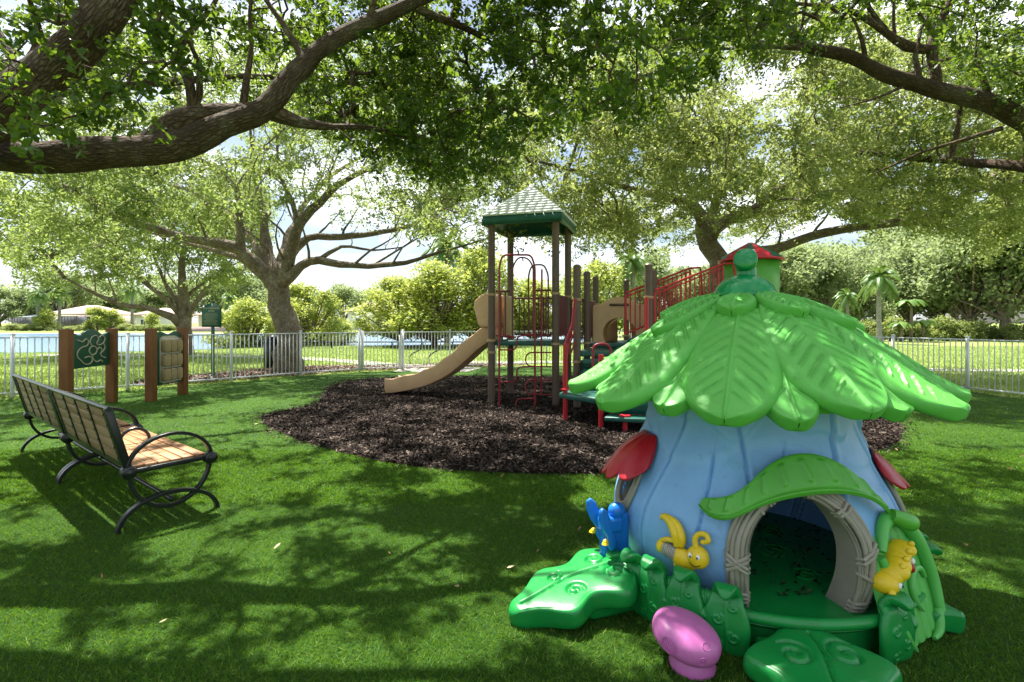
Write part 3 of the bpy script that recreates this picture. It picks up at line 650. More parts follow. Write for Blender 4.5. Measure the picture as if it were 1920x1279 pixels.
# C: the big oak behind the fence, left of the slide
limbsC = [
 ([P(540, 712, 15.5), P(540, 690, 15.5), P(538, 640, 15.5), P(526, 570, 15.5), P(516, 525, 15.5), P(505, 470, 16), P(492, 400, 16.4), P(475, 320, 16.8), P(470, 240, 17)], [.50, .40, .36, .34, .31, .17, .10, .07, .04]),
 ([P(520, 545, 15.5), P(486, 502, 15.4), P(448, 466, 15.2), P(395, 452, 14.9), P(330, 442, 14.6), P(230, 410, 14), P(140, 358, 13.2), P(60, 335, 12.6), P(-60, 290, 12)], [.30, .27, .22, .16, .14, .12, .09, .06, .03]),
 ([P(450, 468, 15.2), P(449, 410, 15), P(443, 355, 15), P(400, 312, 14.6), P(340, 285, 14), P(250, 240, 13.5)], [.18, .13, .10, .075, .05, .025]),
 ([P(486, 502, 15.5), P(430, 478, 16), P(370, 462, 16.5), P(300, 440, 17), P(220, 430, 17.5)], [.13, .10, .07, .05, .02]),
 ([P(522, 540, 15.5), P(545, 475, 15.3), P(567, 418, 15.1), P(600, 376, 15), P(660, 332, 14.8), P(750, 292, 14.5), P(860, 240, 14), P(950, 180, 13.6)], [.28, .21, .17, .14, .10, .075, .045, .02]),
 ([P(560, 430, 15.1), P(546, 375, 15), P(527, 330, 15), P(520, 260, 14.8), P(540, 190, 14.6)], [.11, .085, .065, .045, .02]),
 ([P(540, 485, 15.5), P(578, 448, 15.8), P(640, 441, 16), P(700, 440, 16), P(760, 426, 16), P(830, 392, 16), P(905, 362, 16)], [.2, .15, .125, .105, .08, .05, .025]),
 ([P(528, 530, 15.4), P(565, 496, 15.2), P(600, 486, 15.1), P(640, 496, 15), P(690, 498, 14.9), P(760, 492, 14.6), P(830, 472, 14.4), P(920, 445, 14)], [.25, .17, .145, .125, .11, .08, .05, .02]),
 ([P(600, 486, 15.1), P(640, 462, 15.4), P(700, 470, 15.8), P(760, 462, 16)], [.09, .06, .04, .02]),
 ([P(700, 497, 14.9), P(760, 460, 14.9), P(800, 440, 15), P(860, 425, 15)], [.045, .035, .025, .012]),
 ([P(516, 525, 15.7), P(560, 400, 18), P(620, 330, 20), P(700, 280, 21)], [.18, .12, .09, .04]),
 ([P(516, 525, 15.7), P(450, 420, 18), P(360, 360, 20), P(260, 330, 21)], [.18, .12, .09, .04]),
]
lowC = lerp([-200, 0, 80, 180, 300, 420, 480, 560, 650, 760, 850, 930, 980], [470, 500, 530, 500, 450, 420, 400, 380, 380, 420, 470, 470, 380])
def ell(c, r):
    return lambda X, Y: c[2] + r[2] * math.sqrt(max(0, 1 - ((X - c[0]) / r[0]) ** 2 - ((Y - c[1]) / r[1]) ** 2)) - (0 if ((X - c[0]) / r[0]) ** 2 + ((Y - c[1]) / r[1]) ** 2 < 1 else 99)
cC = thin(env_sample(1500, (-250, 990), (9.5, 21.5), lowC, ell((-6.6, 15.3, 3.0), (10, 7, 6.4)), 3.2, .8), 4.4, .45, -.07)
limbsC = [limbsC[0]] + [(a, [q * .82 for q in b]) for a, b in limbsC[1:]]
tree('spreading live oak with pale forked trunk just behind the fence, left of the gate', limbsC, cC, 150, .60, .105, M['leaf_mid'], M['bark_far'], 'live oaks over the playground', step=.3, sides=14, twig=.006, shoot=1.1)
# D: smaller oak by the lake
limbsD = [
 ([P(345, 672, 23.5), P(345, 650, 23.5), P(345, 615, 23.5), P(343, 580, 23.5), P(340, 540, 23.5), P(342, 490, 23.5), P(350, 430, 23.5)], [.42, .34, .30, .26, .2, .12, .05]),
 ([P(342, 612, 23.5), P(325, 596, 23), P(290, 580, 22.5), P(225, 568, 22), P(180, 552, 21.5), P(120, 520, 21)], [.2, .17, .13, .10, .07, .03]),
 ([P(338, 590, 23.5), P(310, 560, 23), P(270, 530, 23), P(240, 500, 22.5), P(190, 470, 22)], [.14, .1, .08, .06, .03]),
 ([P(338, 575, 23.5), P(320, 545, 23.7), P(300, 510, 24), P(280, 460, 24)], [.12, .1, .07, .03]),
 ([P(350, 600, 23.5), P(365, 570, 23.3), P(390, 545, 23), P(410, 515, 23), P(440, 480, 23)], [.14, .1, .08, .06, .03]),
 ([P(345, 560, 23.5), P(370, 540, 24), P(395, 520, 24.5), P(450, 490, 25)], [.1, .08, .06, .03]),
]
lowD = lerp([20, 60, 120, 200, 280, 340, 420, 480], [480, 530, 540, 520, 530, 500, 540, 500])
cD = thin(env_sample(720, (10, 500), (19.5, 27), lowD, ell((-15.4, 23.5, 3.3), (8.6, 5.5, 5.0)), 3, 1.1), 6.4, .3, -.22)
tree('smaller grey-barked oak standing on the grass by the lake shore', limbsD, cD, 110, .75, .16, M['leaf_mid'], M['bark_far'], 'live oaks over the playground', step=.4, twig=.008, shoot=1.3)
# E: oak behind the playground, right of centre
limbsE = [
 ([P(1350, 700, 16), P(1348, 620, 16), P(1343, 540, 16), P(1337, 480, 16), P(1328, 430, 16), P(1300, 395, 15.8), P(1240, 370, 15.5), P(1160, 350, 15), P(1070, 320, 14.6), P(1000, 300, 14.2)], [.5, .38, .33, .31, .30, .17, .13, .09, .06, .03]),
 ([P(1330, 440, 16), P(1335, 395, 16.2), P(1352, 350, 16.5), P(1370, 290, 16.7), P(1400, 220, 17)], [.2, .15, .12, .08, .04]),
 ([P(1332, 445, 16), P(1362, 412, 15.8), P(1400, 398, 15.6), P(1440, 370, 15.4), P(1520, 320, 15), P(1600, 290, 14.5), P(1700, 250, 14)], [.22, .18, .15, .12, .09, .06, .03]),
 ([P(1345, 520, 16), P(1380, 490, 15.7), P(1450, 467, 15.3), P(1500, 452, 15), P(1550, 433, 14.8), P(1610, 428, 14.5), P(1680, 418, 14.2), P(1730, 412, 14), P(1765, 402, 13.8), P(1800, 370, 13.5), P(1880, 345, 13)], [.2, .17, .15, .14, .13, .12, .11, .09, .07, .045, .02]),
 ([P(1678, 418, 14.2), P(1690, 395, 14.2), P(1725, 375, 14), P(1760, 350, 13.8)], [.07, .055, .04, .02]),
 ([P(1318, 415, 15.9), P(1290, 350, 16), P(1270, 280, 16), P(1240, 220, 15.8)], [.12, .09, .06, .03]),
 ([P(1400, 398, 15.6), P(1470, 395, 16.5), P(1560, 370, 17.5), P(1660, 350, 18)], [.1, .08, .06, .03]),
]
lowE = lerp([900, 960, 1010, 1080, 1150, 1230, 1290, 1400, 1480, 1560, 1620, 1700, 1760, 1850, 1950, 2100], [300, 370, 440, 470, 460, 490, 450, 440, 440, 400, 440, 420, 440, 480, 480, 440])
cE = thin(env_sample(1900, (900, 2150), (9.8, 22), lowE, ell((6.8, 15.4, 3.2), (10.5, 7, 6.6)), 3.4, .85), 8.4, .45, -.10)
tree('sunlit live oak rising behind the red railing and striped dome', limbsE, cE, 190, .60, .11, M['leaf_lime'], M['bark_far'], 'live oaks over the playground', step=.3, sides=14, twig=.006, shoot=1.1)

# background trees: crown blobs of leaf clumps
def bgtree(name, h, r, nl, leafL, lm, bm, seed, trunk_h=None, squat=1.0, nb=None):
    global rng
    keep = rng; rng = np.random.default_rng(seed)
    root = bpy.data.objects.new(name, None); C.objects.link(root); root.empty_display_size = .2; OFF[root.name] = (0, 0, 0)
    th = trunk_h if trunk_h is not None else h * .32
    mb = MB(); mb.tube([(0, 0, -.3), (.05, 0, th * .5), (.1, .05, th), (0, .1, h * .75)], [r * .07, r * .055, r * .045, r * .015], 8)
    nb = nb or 16; cs = []
    for i in range(nb):
        a = rng.uniform(0, 6.28); q = rng.random() ** .5 * r * .72; t = rng.random(); zz = th + (h - th) * (.10 + .8 * t)
        q *= math.sqrt(max(.1, 1 - (2 * t - .8) ** 2 * .6)); cs.append((q * math.cos(a), q * math.sin(a), zz))
        mb.tube([(.05, 0, th * .9), (q * .5 * math.cos(a), q * .5 * math.sin(a), (th + zz) / 2), cs[-1]], [r * .03, r * .02, r * .008], 5, caps=False)
    mb.build('trunk', bm, root, angle=180)
    cs = np.array(cs); rb = r * .38 * rng.uniform(.35, 1.25, nb) * (16 / nb) ** .25
    i = rng.integers(0, nb, nl); d = rng.normal(size=(nl, 3)); d /= np.linalg.norm(d, axis=1)[:, None]
    p = cs[i] + d * (rb[i] * (rng.random(nl) ** .4))[:, None] * (1, 1, .8 * squat) + rng.normal(0, leafL * .6, (nl, 3))
    rawmesh('crown', leaf_faces(p, leafL, .5), 4, lm, root)
    rng = keep; return root
def place(proto, first, loc, rz, s, label, cat='tree', group=None):
    o = proto if first else copy_tree(proto)
    zz = float(gz(loc[0], loc[1])); o.location = (loc[0], loc[1], zz - .05); o.rotation_euler = (0, 0, rz); o.scale = (s[0], s[0], s[1]) if not np.isscalar(s) else (s, s, s)
    tag(o, label, cat, group); return o
def palm(name, h, nf, fl, seed, fan=False):
    global rng
    keep = rng; rng = np.random.default_rng(seed)
    root = bpy.data.objects.new(name, None); C.objects.link(root); OFF[root.name] = (0, 0, 0); root.empty_display_size = .2
    mb = MB(); zs = np.linspace(-.2, h, 14); mb.tube([(.08 * math.sin(z * .7), 0, z) for z in zs], [.13 + .04 * math.exp(-z) + (.012 if i % 2 else 0) for i, z in enumerate(zs)], 10)
    mb.build('trunk', M['bark_grey'], root, angle=180)
    fs = []
    for i in range(nf):
        a = i * 2.4 + rng.normal(0, .2); el = rng.uniform(-.6, 1.3); L = fl * rng.uniform(.8, 1.1); m = 26
        t = np.linspace(.02, 1, m); hd = V(math.cos(a), math.sin(a), 0)
        P_ = V(0, 0, h) + hd * (L * t * math.cos(el) * (1 - .15 * t))[:, None] + V(0, 0, 1) * (L * (t * math.sin(el) - .75 * t * t * (1.0 - .3 * math.sin(el))))[:, None]
        sd_ = V(-hd[1], hd[0], 0); T = np.gradient(P_, axis=0); T /= np.linalg.norm(T, axis=1)[:, None]
        for s in (-1, 1):
            ll = (.16 + .5 * np.sin(math.pi * np.clip(t * .9 + .08, 0, 1))) * fl * .32
            e = P_ + (sd_ * s * .8 + T * .55 + V(0, 0, -.5) * (.5 + t[:, None])) * ll[:, None]; w_ = T * fl * .018
            mid = (P_ + e) / 2 + V(0, 0, .02) * fl
            fs.append(np.stack([P_ - w_, P_ + w_, mid + w_ * 1.1, mid - w_ * 1.1], 1)); fs.append(np.stack([mid - w_ * 1.1, mid + w_ * 1.1, e + w_ * .1, e - w_ * .1], 1))
    rawmesh('fronds', np.concatenate(fs), 4, M['palm'], root)
    rng = keep; return root
far = [bgtree('broadleaf_tree', 8, 4.2, 9000, .34, M['leaf_far'], M['bark_far'], s, nb=20, trunk_h=1.4) for s in (1, 2, 3)]
used = [False] * 3
pos_words = lambda px: 'at the far left' if px < 150 else 'left of the game panels' if px < 300 else ''
bgl = []
r2 = np.random.default_rng(5)
# tree line across the lake
wl = ['the leftmost, partly cut by the left edge', 'second from the left edge', 'above the grey low house', 'just left of the tan-roofed house', 'above the left end of the tan roof', 'above the right end of the tan roof', 'above the two round yellow bushes', 'behind the trunk of the small lakeside oak', 'left of the green sign', 'right of the green sign', 'behind the big forked oak trunk', 'between the big trunk and the gate', 'above the gate', 'right of the gate', 'left of the slide hood']
k = 0
sizes = ['lowest', 'rounded', 'tall', 'ragged', 'dense', 'grey-green', 'leaning', 'broad', 'thin', 'pointed']
for i, px_ in enumerate(np.linspace(-60, 760, 15)):
    Y = 128 + 8 * r2.random(); X = (px_ - 960) / F * Y; q = i % 3
    sc2 = r2.uniform(1.0, 1.5)
    if px_ < 120: Y *= .82; X *= .82
    place(far[q], not used[q], (X, Y), r2.uniform(0, 6), (sc2 * 1.45, sc2 * 1.22), 'dark green tree across the lake, ' + wl[i], group='trees across the lake'); used[q] = True
# right-hand woodland edge
fr_ = [(1440, 52, 1.15), (1490, 56, 1.05), (1545, 52, 1.0), (1600, 57, 1.15), (1655, 52, .95), (1700, 56, 1.25), (1760, 50, 1.2), (1820, 47, 1.25), (1880, 45, 1.35), (1950, 44, 1.5), (2040, 46, 1.6), (1390, 55, 1.0), (1330, 52, .9), (1270, 58, 1.0), (1210, 56, 1.05), (1150, 60, .95), (1090, 58, 1.0), (2200, 44, 1.5), (1500, 70, 1.5), (1590, 72, 1.6), (1690, 70, 1.7), (1790, 68, 1.7), (1890, 66, 1.8)]
wr = ['behind the striped dome', 'just right of the dome', 'left of the first palm', 'behind the first palm', 'between the two pale palm trunks', 'behind the tall palm', 'behind the banana plants', 'beyond the right fence post', 'above the far bed at the right', 'at the right edge', 'past the right edge', 'behind the railing top', 'behind the red railing', 'between railing and tunnel', 'above the tan tunnel', 'left of the tan tunnel', 'behind the tower posts', 'well past the right edge', 'in the back row right of the dome', 'in the back row above the first palm', 'in the back row above the tall palm', 'in the back row beyond the far bed', 'in the back row at the right']
for i, (px_, Y, s) in enumerate(fr_):
    q = (i + 1) % 3; place(far[q], not used[q], ((px_ - 960) / F * Y, Y), r2.uniform(0, 6), (s * 1.1, s * 1.12), 'sunlit broadleaf tree on the woodland edge %s' % wr[i], group='trees of the woodland edge'); used[q] = True
# lime-green cypresses by the water
yt = [bgtree('cypress_tree', 5.6, 3.1, 15000, .20, M['leaf_yellow'], M['bark_far'], s, trunk_h=.5, nb=70) for s in (21, 22)]
yy = [(462, 33, .80, 'left of the big oak trunk'), (575, 34, .86, 'right of the big oak trunk'), (628, 41, .5, 'with low crown left of the sky gap above the gate'), (752, 33, .92, 'above the right gate post'), (815, 31, .98, 'left of the tan slide hood'), (890, 34, 1.06, 'behind the tan slide hood'), (1000, 36, 1.0, 'seen through the tower arches'), (1110, 38, 1.0, 'behind the brown posts')]
for i, (px_, Y, s, wd) in enumerate(yy):
    place(yt[i % 2], i < 2, ((px_ - 960) / F * Y, Y), r2.uniform(0, 6), (s * r2.uniform(1.1, 1.35), s * r2.uniform(.85, 1.15)), 'yellow-green feathery tree %s' % wd, group='yellow-green trees by the lake')
# palms
pl = palm('palm_tree', 4.6, 34, 1.55, 3)
pp = [(1588, 42, .85, 'shorter palm with drooping yellow-green head right of the dome'), (1650, 38, 1.12, 'tall palm with smooth grey trunk near the right fence'), (1185, 38, 1.35, 'palm rising above the tan tunnel panel'), (838, 37, 1.65, 'palm with thick grey trunk left of the tower, its head hidden by leaves')]
for i, (px_, Y, s, lb) in enumerate(pp): place(pl, i == 0, ((px_ - 960) / F * Y, Y), r2.uniform(0, 6), s, lb, 'palm', 'palms behind the playground')
for i, (px_, Y, s, lb) in enumerate([(72, 92, 1.5, 'leftmost palm across the lake'), (110, 95, 1.7, 'palm across the lake in front of the grey house'), (248, 96, 1.75, 'palm across the lake right of the tan roof'), (430, 98, 1.4, 'palm across the lake right of the green sign')]):
    place(pl, False, ((px_ - 960) / F * Y, Y), r2.uniform(0, 6), s, lb, 'palm', 'palms across the lake')
# shrubs
sh = bgtree('shrub', 1.5, 1.1, 2600, .16, M['leaf_lime'], M['bark_far'], 41, trunk_h=.15, nb=12)
sy = bgtree('golden_shrub', 2.9, 1.7, 3200, .26, M['leaf_yellow'], M['bark_far'], 42, trunk_h=.4, nb=12)
i = 0
for px_, Y, s, lb in [(88, 92, 1.35, 'golden bush across the lake before the tan-roofed house'), (182, 90, 1.4, 'taller yellow bush across the lake by the screen room'), (208, 91, 1.25, 'rounder yellow bush across the lake, right of the taller one'), (285, 93, 1.1, 'orange-yellow bush across the lake by the white house')]:
    place(sy, i == 0, ((px_ - 960) / F * Y, Y), i * 1.3, s, lb, 'bush', 'yellow bushes across the lake'); i += 1
j = 0
bw = ['under the first palm', 'left of the tall palm', 'right of the tall palm', 'left of the banana plants', 'at the foot of the banana plants', 'right of the banana plants', 'by the pale trunk', 'left of the right fence post', 'right of the right fence post', 'in the far bed on the right', 'under the dark tree', 'at the right edge', 'beyond the right edge', 'behind the tunnel', 'behind the red railing', 'behind the dome']
for n_, px_ in enumerate([1585, 1625, 1668, 1695, 1722, 1745, 1775, 1805, 1835, 1865, 1892, 1922, 1980, 1230, 1300, 1420]):
    Y = 43 + 2 * r2.random(); place(sh, j == 0, ((px_ - 960) / F * Y, Y), r2.uniform(0, 6), r2.uniform(.9, 1.5), 'low green shrub %s' % bw[n_], 'shrub', 'shrubs of the far bed'); j += 1
for n_, px_ in enumerate([20, 50, 75, 130, 160, 232, 262, 300, 320]):
    Y = 90; place(sh, False, ((px_ - 960) / F * Y, Y), r2.uniform(0, 6), (1.6, r2.uniform(.6, .95)), 'low bush on the far lake bank %s' % ['at the left edge', 'left of the left palms', 'under the left palms', 'before the tan roof', 'before the screen room', 'left of the dark hedge', 'in the dark hedge', 'right of the dark hedge', 'behind the small oak'][n_], 'shrub', 'bushes on the far bank')
# banana plants
def banana(label, x, y, h, s):
    root = thing('banana_plant', label, 'plant', (x, y, 0), 'banana plants at the wood edge'); mb = MB()
    mb.tube([(x, y, 0), (x + .05, y, h * .5), (x, y, h * .8)], [.14, .11, .06], 8); mb.build('stem', M['bark_far'], root, angle=180)
    mb = MB()
    for i in range(10):
        a = i * 2.4; L = s * random.uniform(.8, 1.2); hd = V(math.cos(a), math.sin(a), 0); sd_ = V(-hd[1], hd[0], 0); t = np.linspace(0, 1, 8)
        c = V(x, y, h * .75) + hd * (L * t * .8)[:, None] + V(0, 0, 1) * (L * (1.1 * t - 1.2 * t * t))[:, None]; w_ = np.sin(math.pi * (t * .9 + .07)) * .22 * s
        mb.grid(np.stack([c - sd_ * w_[:, None] - V(0, 0, .06), c, c + sd_ * w_[:, None] - V(0, 0, .06)], 1))
    mb.build('leaves', M['palm'], root)
for q, (px_, h, s, lb) in enumerate([(1708, 4.0, 1.5, 'tall banana plant with a brown stem'), (1690, 1.6, 1.3, 'short banana plant left of the tall one'), (1730, 1.8, 1.3, 'short banana plant right of the tall one')]):
    banana(lb, (px_ - 960) / F * 42, 42, h, s)
# ------------------------------------------------------------ houses across the lake
M['roof_tan'] = noisy('tan_roof_tiles', [(.3, (.42, .30, .24)), (.7, (.62, .48, .40))], 2, .8)
M['wall_cream'] = noisy('cream_stucco', [(.3, (.55, .48, .38)), (.7, (.68, .62, .52))], 1, .9)
M['wall_white'] = noisy('white_stucco', [(.3, (.68, .68, .66)), (.7, (.8, .8, .78))], 1, .9)
M['screen'] = noisy('screen_mesh', [(.3, (.07, .08, .10)), (.7, (.14, .15, .17))], 2, .6)
M['glass'] = noisy('window_glass', [(.3, (.03, .045, .06)), (.7, (.08, .10, .12))], 1, .15, bs=0, spec=.6)
M['pinkish'] = noisy('pink_pavers', [(.3, (.45, .30, .27)), (.7, (.60, .44, .40))], 1, .9)
def house(label, px0, px1, Y, hw, hr, wall, roof, wins, group='houses across the lake', screen=None, deep=10):
    x0 = (px0 - 960) / F * Y; x1 = (px1 - 960) / F * Y; xc = (x0 + x1) / 2
    root = thing('house', label, 'house', (xc, Y, 0), group)
    mb = MB(); mb.box((xc, Y + deep / 2, hw / 2), (x1 - x0, deep, hw)); mb.build('wall', wall, root, smooth=False)
    mb = MB(); e = .6; h = hr; a = [(x0 - e, Y - e, hw), (x1 + e, Y - e, hw), (x1 + e, Y + deep + e, hw), (x0 - e, Y + deep + e, hw)]
    ins = min((x1 - x0) / 2, deep / 2) * .9; t = [(x0 + ins, Y + deep / 2 - .3, hw + h), (x1 - ins, Y + deep / 2 - .3, hw + h), (x1 - ins, Y + deep / 2 + .3, hw + h), (x0 + ins, Y + deep / 2 + .3, hw + h)]
    f_ = [(p[0], p[1], p[2] + .25) for p in a]
    mb.add(a + f_ + t, [(0, 3, 2, 1), (0, 1, 5, 4), (1, 2, 6, 5), (2, 3, 7, 6), (3, 0, 4, 7), (4, 5, 9, 8), (5, 6, 10, 9), (6, 7, 11, 10), (7, 4, 8, 11), (8, 9, 10, 11)]); mb.build('roof', roof, root, smooth=False)
    for f0, f1, z1, z2 in wins:
        xa = x0 + (x1 - x0) * f0; xb = x0 + (x1 - x0) * f1
        mb = MB(); 
        for s_, (c, sz) in enumerate([(((xa + xb) / 2, Y - .03, z1), (xb - xa + .2, .1, .1)), (((xa + xb) / 2, Y - .03, z2), (xb - xa + .2, .1, .1)), ((xa, Y - .03, (z1 + z2) / 2), (.1, .1, z2 - z1 - .1)), ((xb, Y - .03, (z1 + z2) / 2), (.1, .1, z2 - z1 - .1)), (((xa + xb) / 2, Y - .03, (z1 + z2) / 2), (.06, .08, z2 - z1 - .1))]): mb.box(c, sz)
        wf = mb.build('window', M['white_metal'], root, smooth=False)
        mb = MB(); mb.box(((xa + xb) / 2, Y - .012, (z1 + z2) / 2), (xb - xa - .1, .02, z2 - z1 - .1)); mb.build('pane', M['glass'], wf, smooth=False)
    if screen:
        f0, f1, hh = screen; xa = x0 + (x1 - x0) * f0; xb = x0 + (x1 - x0) * f1
        mb = MB(); mb.box(((xa + xb) / 2, Y - 1.6, hh / 2), (xb - xa, 3, hh)); so_ = mb.build('screen_room', M['screen'], root, smooth=False)
        mb = MB()
        for k in range(6): mb.box((xa + (xb - xa) * k / 5, Y - 3.14, hh / 2), (.08, .06, hh))
        mb.box(((xa + xb) / 2, Y - 3.15, hh * .5), (xb - xa, .05, .08)); mb.box(((xa + xb) / 2, Y - 3.15, hh + .04), (xb - xa + .1, .08, .08)); mb.build('frame', M['brown_post'], so_, smooth=False)
    return root
house('grey low house with dark screened porch, leftmost across the lake', 38, 78, 104, 2.5, 1.1, M['wall_white'], M['white_metal'], [(.1, .3, .8, 2.0)], screen=(.3, .95, 2.4))
house('house with pale tan roof and brown screen room across the lake', 86, 186, 102, 3.0, 2.1, M['wall_cream'], M['roof_tan'], [(.06, .14, .9, 2.2), (.2, .28, .9, 2.2)], screen=(.55, .84, 2.7))
house('white house across the lake behind the small oak', 255, 300, 100, 2.9, 1.6, M['wall_white'], M['roof_tan'], [(.2, .42, .9, 2.1), (.6, .8, .9, 2.1)])
house('brick-roofed house across the lake beside the green sign', 372, 440, 101, 2.9, 1.3, M['wall_cream'], M['roof_tan'], [(.6, .7, .8, 2.0)], screen=(.7, .95, 2.5))
house('pale house with tiled roof across the lake, seen between the yellow trees', 652, 712, 100, 3.6, 2.0, M['wall_white'], M['roof_tan'], [(.25, .4, .9, 2.4), (.55, .7, .9, 2.4)])
mb = MB(); x0, x1 = (355 - 960) / F * 87.5, (430 - 960) / F * 87.5
mb.box(((x0 + x1) / 2, 87.8, .25), (x1 - x0, .5, 1.1)); mb.box(((x0 + x1) / 2, 87.8, .84), (x1 - x0 + .2, .7, .08)); o = mb.build('retaining_wall', M['pinkish'], smooth=False); tag(o, 'low pink wall on the far lake bank below the green sign', 'wall')
# seat wall / dark bench edge by the near shore
mb = MB(); a = P(565, 655, 30); b = P(905, 653, 30)
mb.bar((a[0], 30, .36), (b[0] , 30.2, .36), .35, .06)
for k in range(7): mb.box((a[0] + (b[0] - a[0]) * k / 6, 30.1, .10), (.1, .12, .46))
tag(mb.build('shore_rail', M['black'], smooth=False), 'long low dark rail by the lake shore beyond the gate', 'rail')

# ------------------------------------------------------------ street furniture beyond the fence
# bike rack hoops: two curved black bars
for k, px_ in enumerate((768, 804)):
    Y = 18.6; c = P(px_, 690, Y)[0]; root_lbl = ['left black curved bar of the bike rack behind the gate', 'right black curved bar of the bike rack behind the gate'][k]
    mb = MB(); mb.tube([(c, Y, .0), (c, Y, .25), (c + .08, Y, .36), (c + .34, Y, .50), (c + .42, Y, .60), (c + .44, Y + .02, .85), (c + .40, Y + .02, 1.05)], .025, 8)
    mb.lathe([(.07, 0), (.07, .012)], (c, Y, .012), 12); tag(mb.build('bike_rack', M['black']), root_lbl, 'bike rack', group='curved black bike rack bars')
# litter bin beside the big oak
mb = MB(); c = G(517, 668 + 32); c = V(-7.9, 16.9, 0)
t = thing('litter_bin', 'dark domed litter bin standing left of the big oak trunk', 'bin', tuple(c))
mb = MB(); mb.lathe([(.25, .02), (.28, .06), (.28, .80), (.26, .84)], c, 20); mb.build('body', M['black'], t)
mb = MB(); mb.lathe([(.29, .84), (.29, .9), (.24, 1.02), (.12, 1.09), (.001, 1.10)], c, 20, cap=False); mb.build('lid', M['black'], t)
# rules sign
def text(name, body, size, loc, rot, mat, parent, ext=.002, align='CENTER'):
    cu = bpy.data.curves.new(name, 'FONT'); cu.body = body; cu.size = size; cu.extrude = ext; cu.align_x = align; cu.align_y = 'CENTER'
    o = bpy.data.objects.new(name + '_tmp', cu); C.objects.link(o)
    dg = bpy.context.evaluated_depsgraph_get(); me = bpy.data.meshes.new_from_object(o.evaluated_get(dg)); bpy.data.objects.remove(o)
    me.materials.clear(); me.materials.append(mat); q = bpy.data.objects.new(name, me); C.objects.link(q); q.parent = parent
    off = np.array(OFF.get(parent.name, (0, 0, 0))); OFF[q.name] = tuple(off); q.location = tuple(np.array(loc) - off); q.rotation_euler = rot; return q
Y = 13.9; sx = (397 - 960) / F * Y
t = thing('rules_sign', 'dark green arched playground rules sign on a slim post behind the fence', 'sign', (sx, Y, 0))
mb = MB(); mb.tube([(sx, Y + .05, -.05), (sx, Y + .05, 2.05)], .045, 12); mb.lathe([(.09, 0), (.09, .03), (.05, .06)], (sx, Y + .05, .0), 12); mb.build('post', M['green_metal'], t)
pl_ = [(-.26, 0), (.26, 0), (.26, .54)] + [(.19 * math.cos(a), .54 + .10 * math.sin(a)) for a in np.linspace(0, math.pi, 12)] + [(-.26, .54)]
mb = MB(); mb.prism(pl_, (sx, Y, 1.38), (1, 0, 0), (0, 0, 1), (0, 1, 0), .03); brd = mb.build('board', M['green_board'], t, smooth=False)
rx = (R(90), 0, 0); fy = Y - .018
text('heading', 'PLAYGROUND', .066, (sx, fy, 1.885), rx, M['cream'], brd); text('heading', 'RULES', .062, (sx, fy, 1.815), rx, M['cream'], brd)
mb = MB()
for k in range(10): 
    wl = [.16, .19, .19, .17, .19, .12, .18, .19, .15, .2][k]; mb.box((sx - .02, fy, 1.755 - k * .033), (wl * 2, .003, .006))
mb.build('small_print', M['cream'], brd, smooth=False)

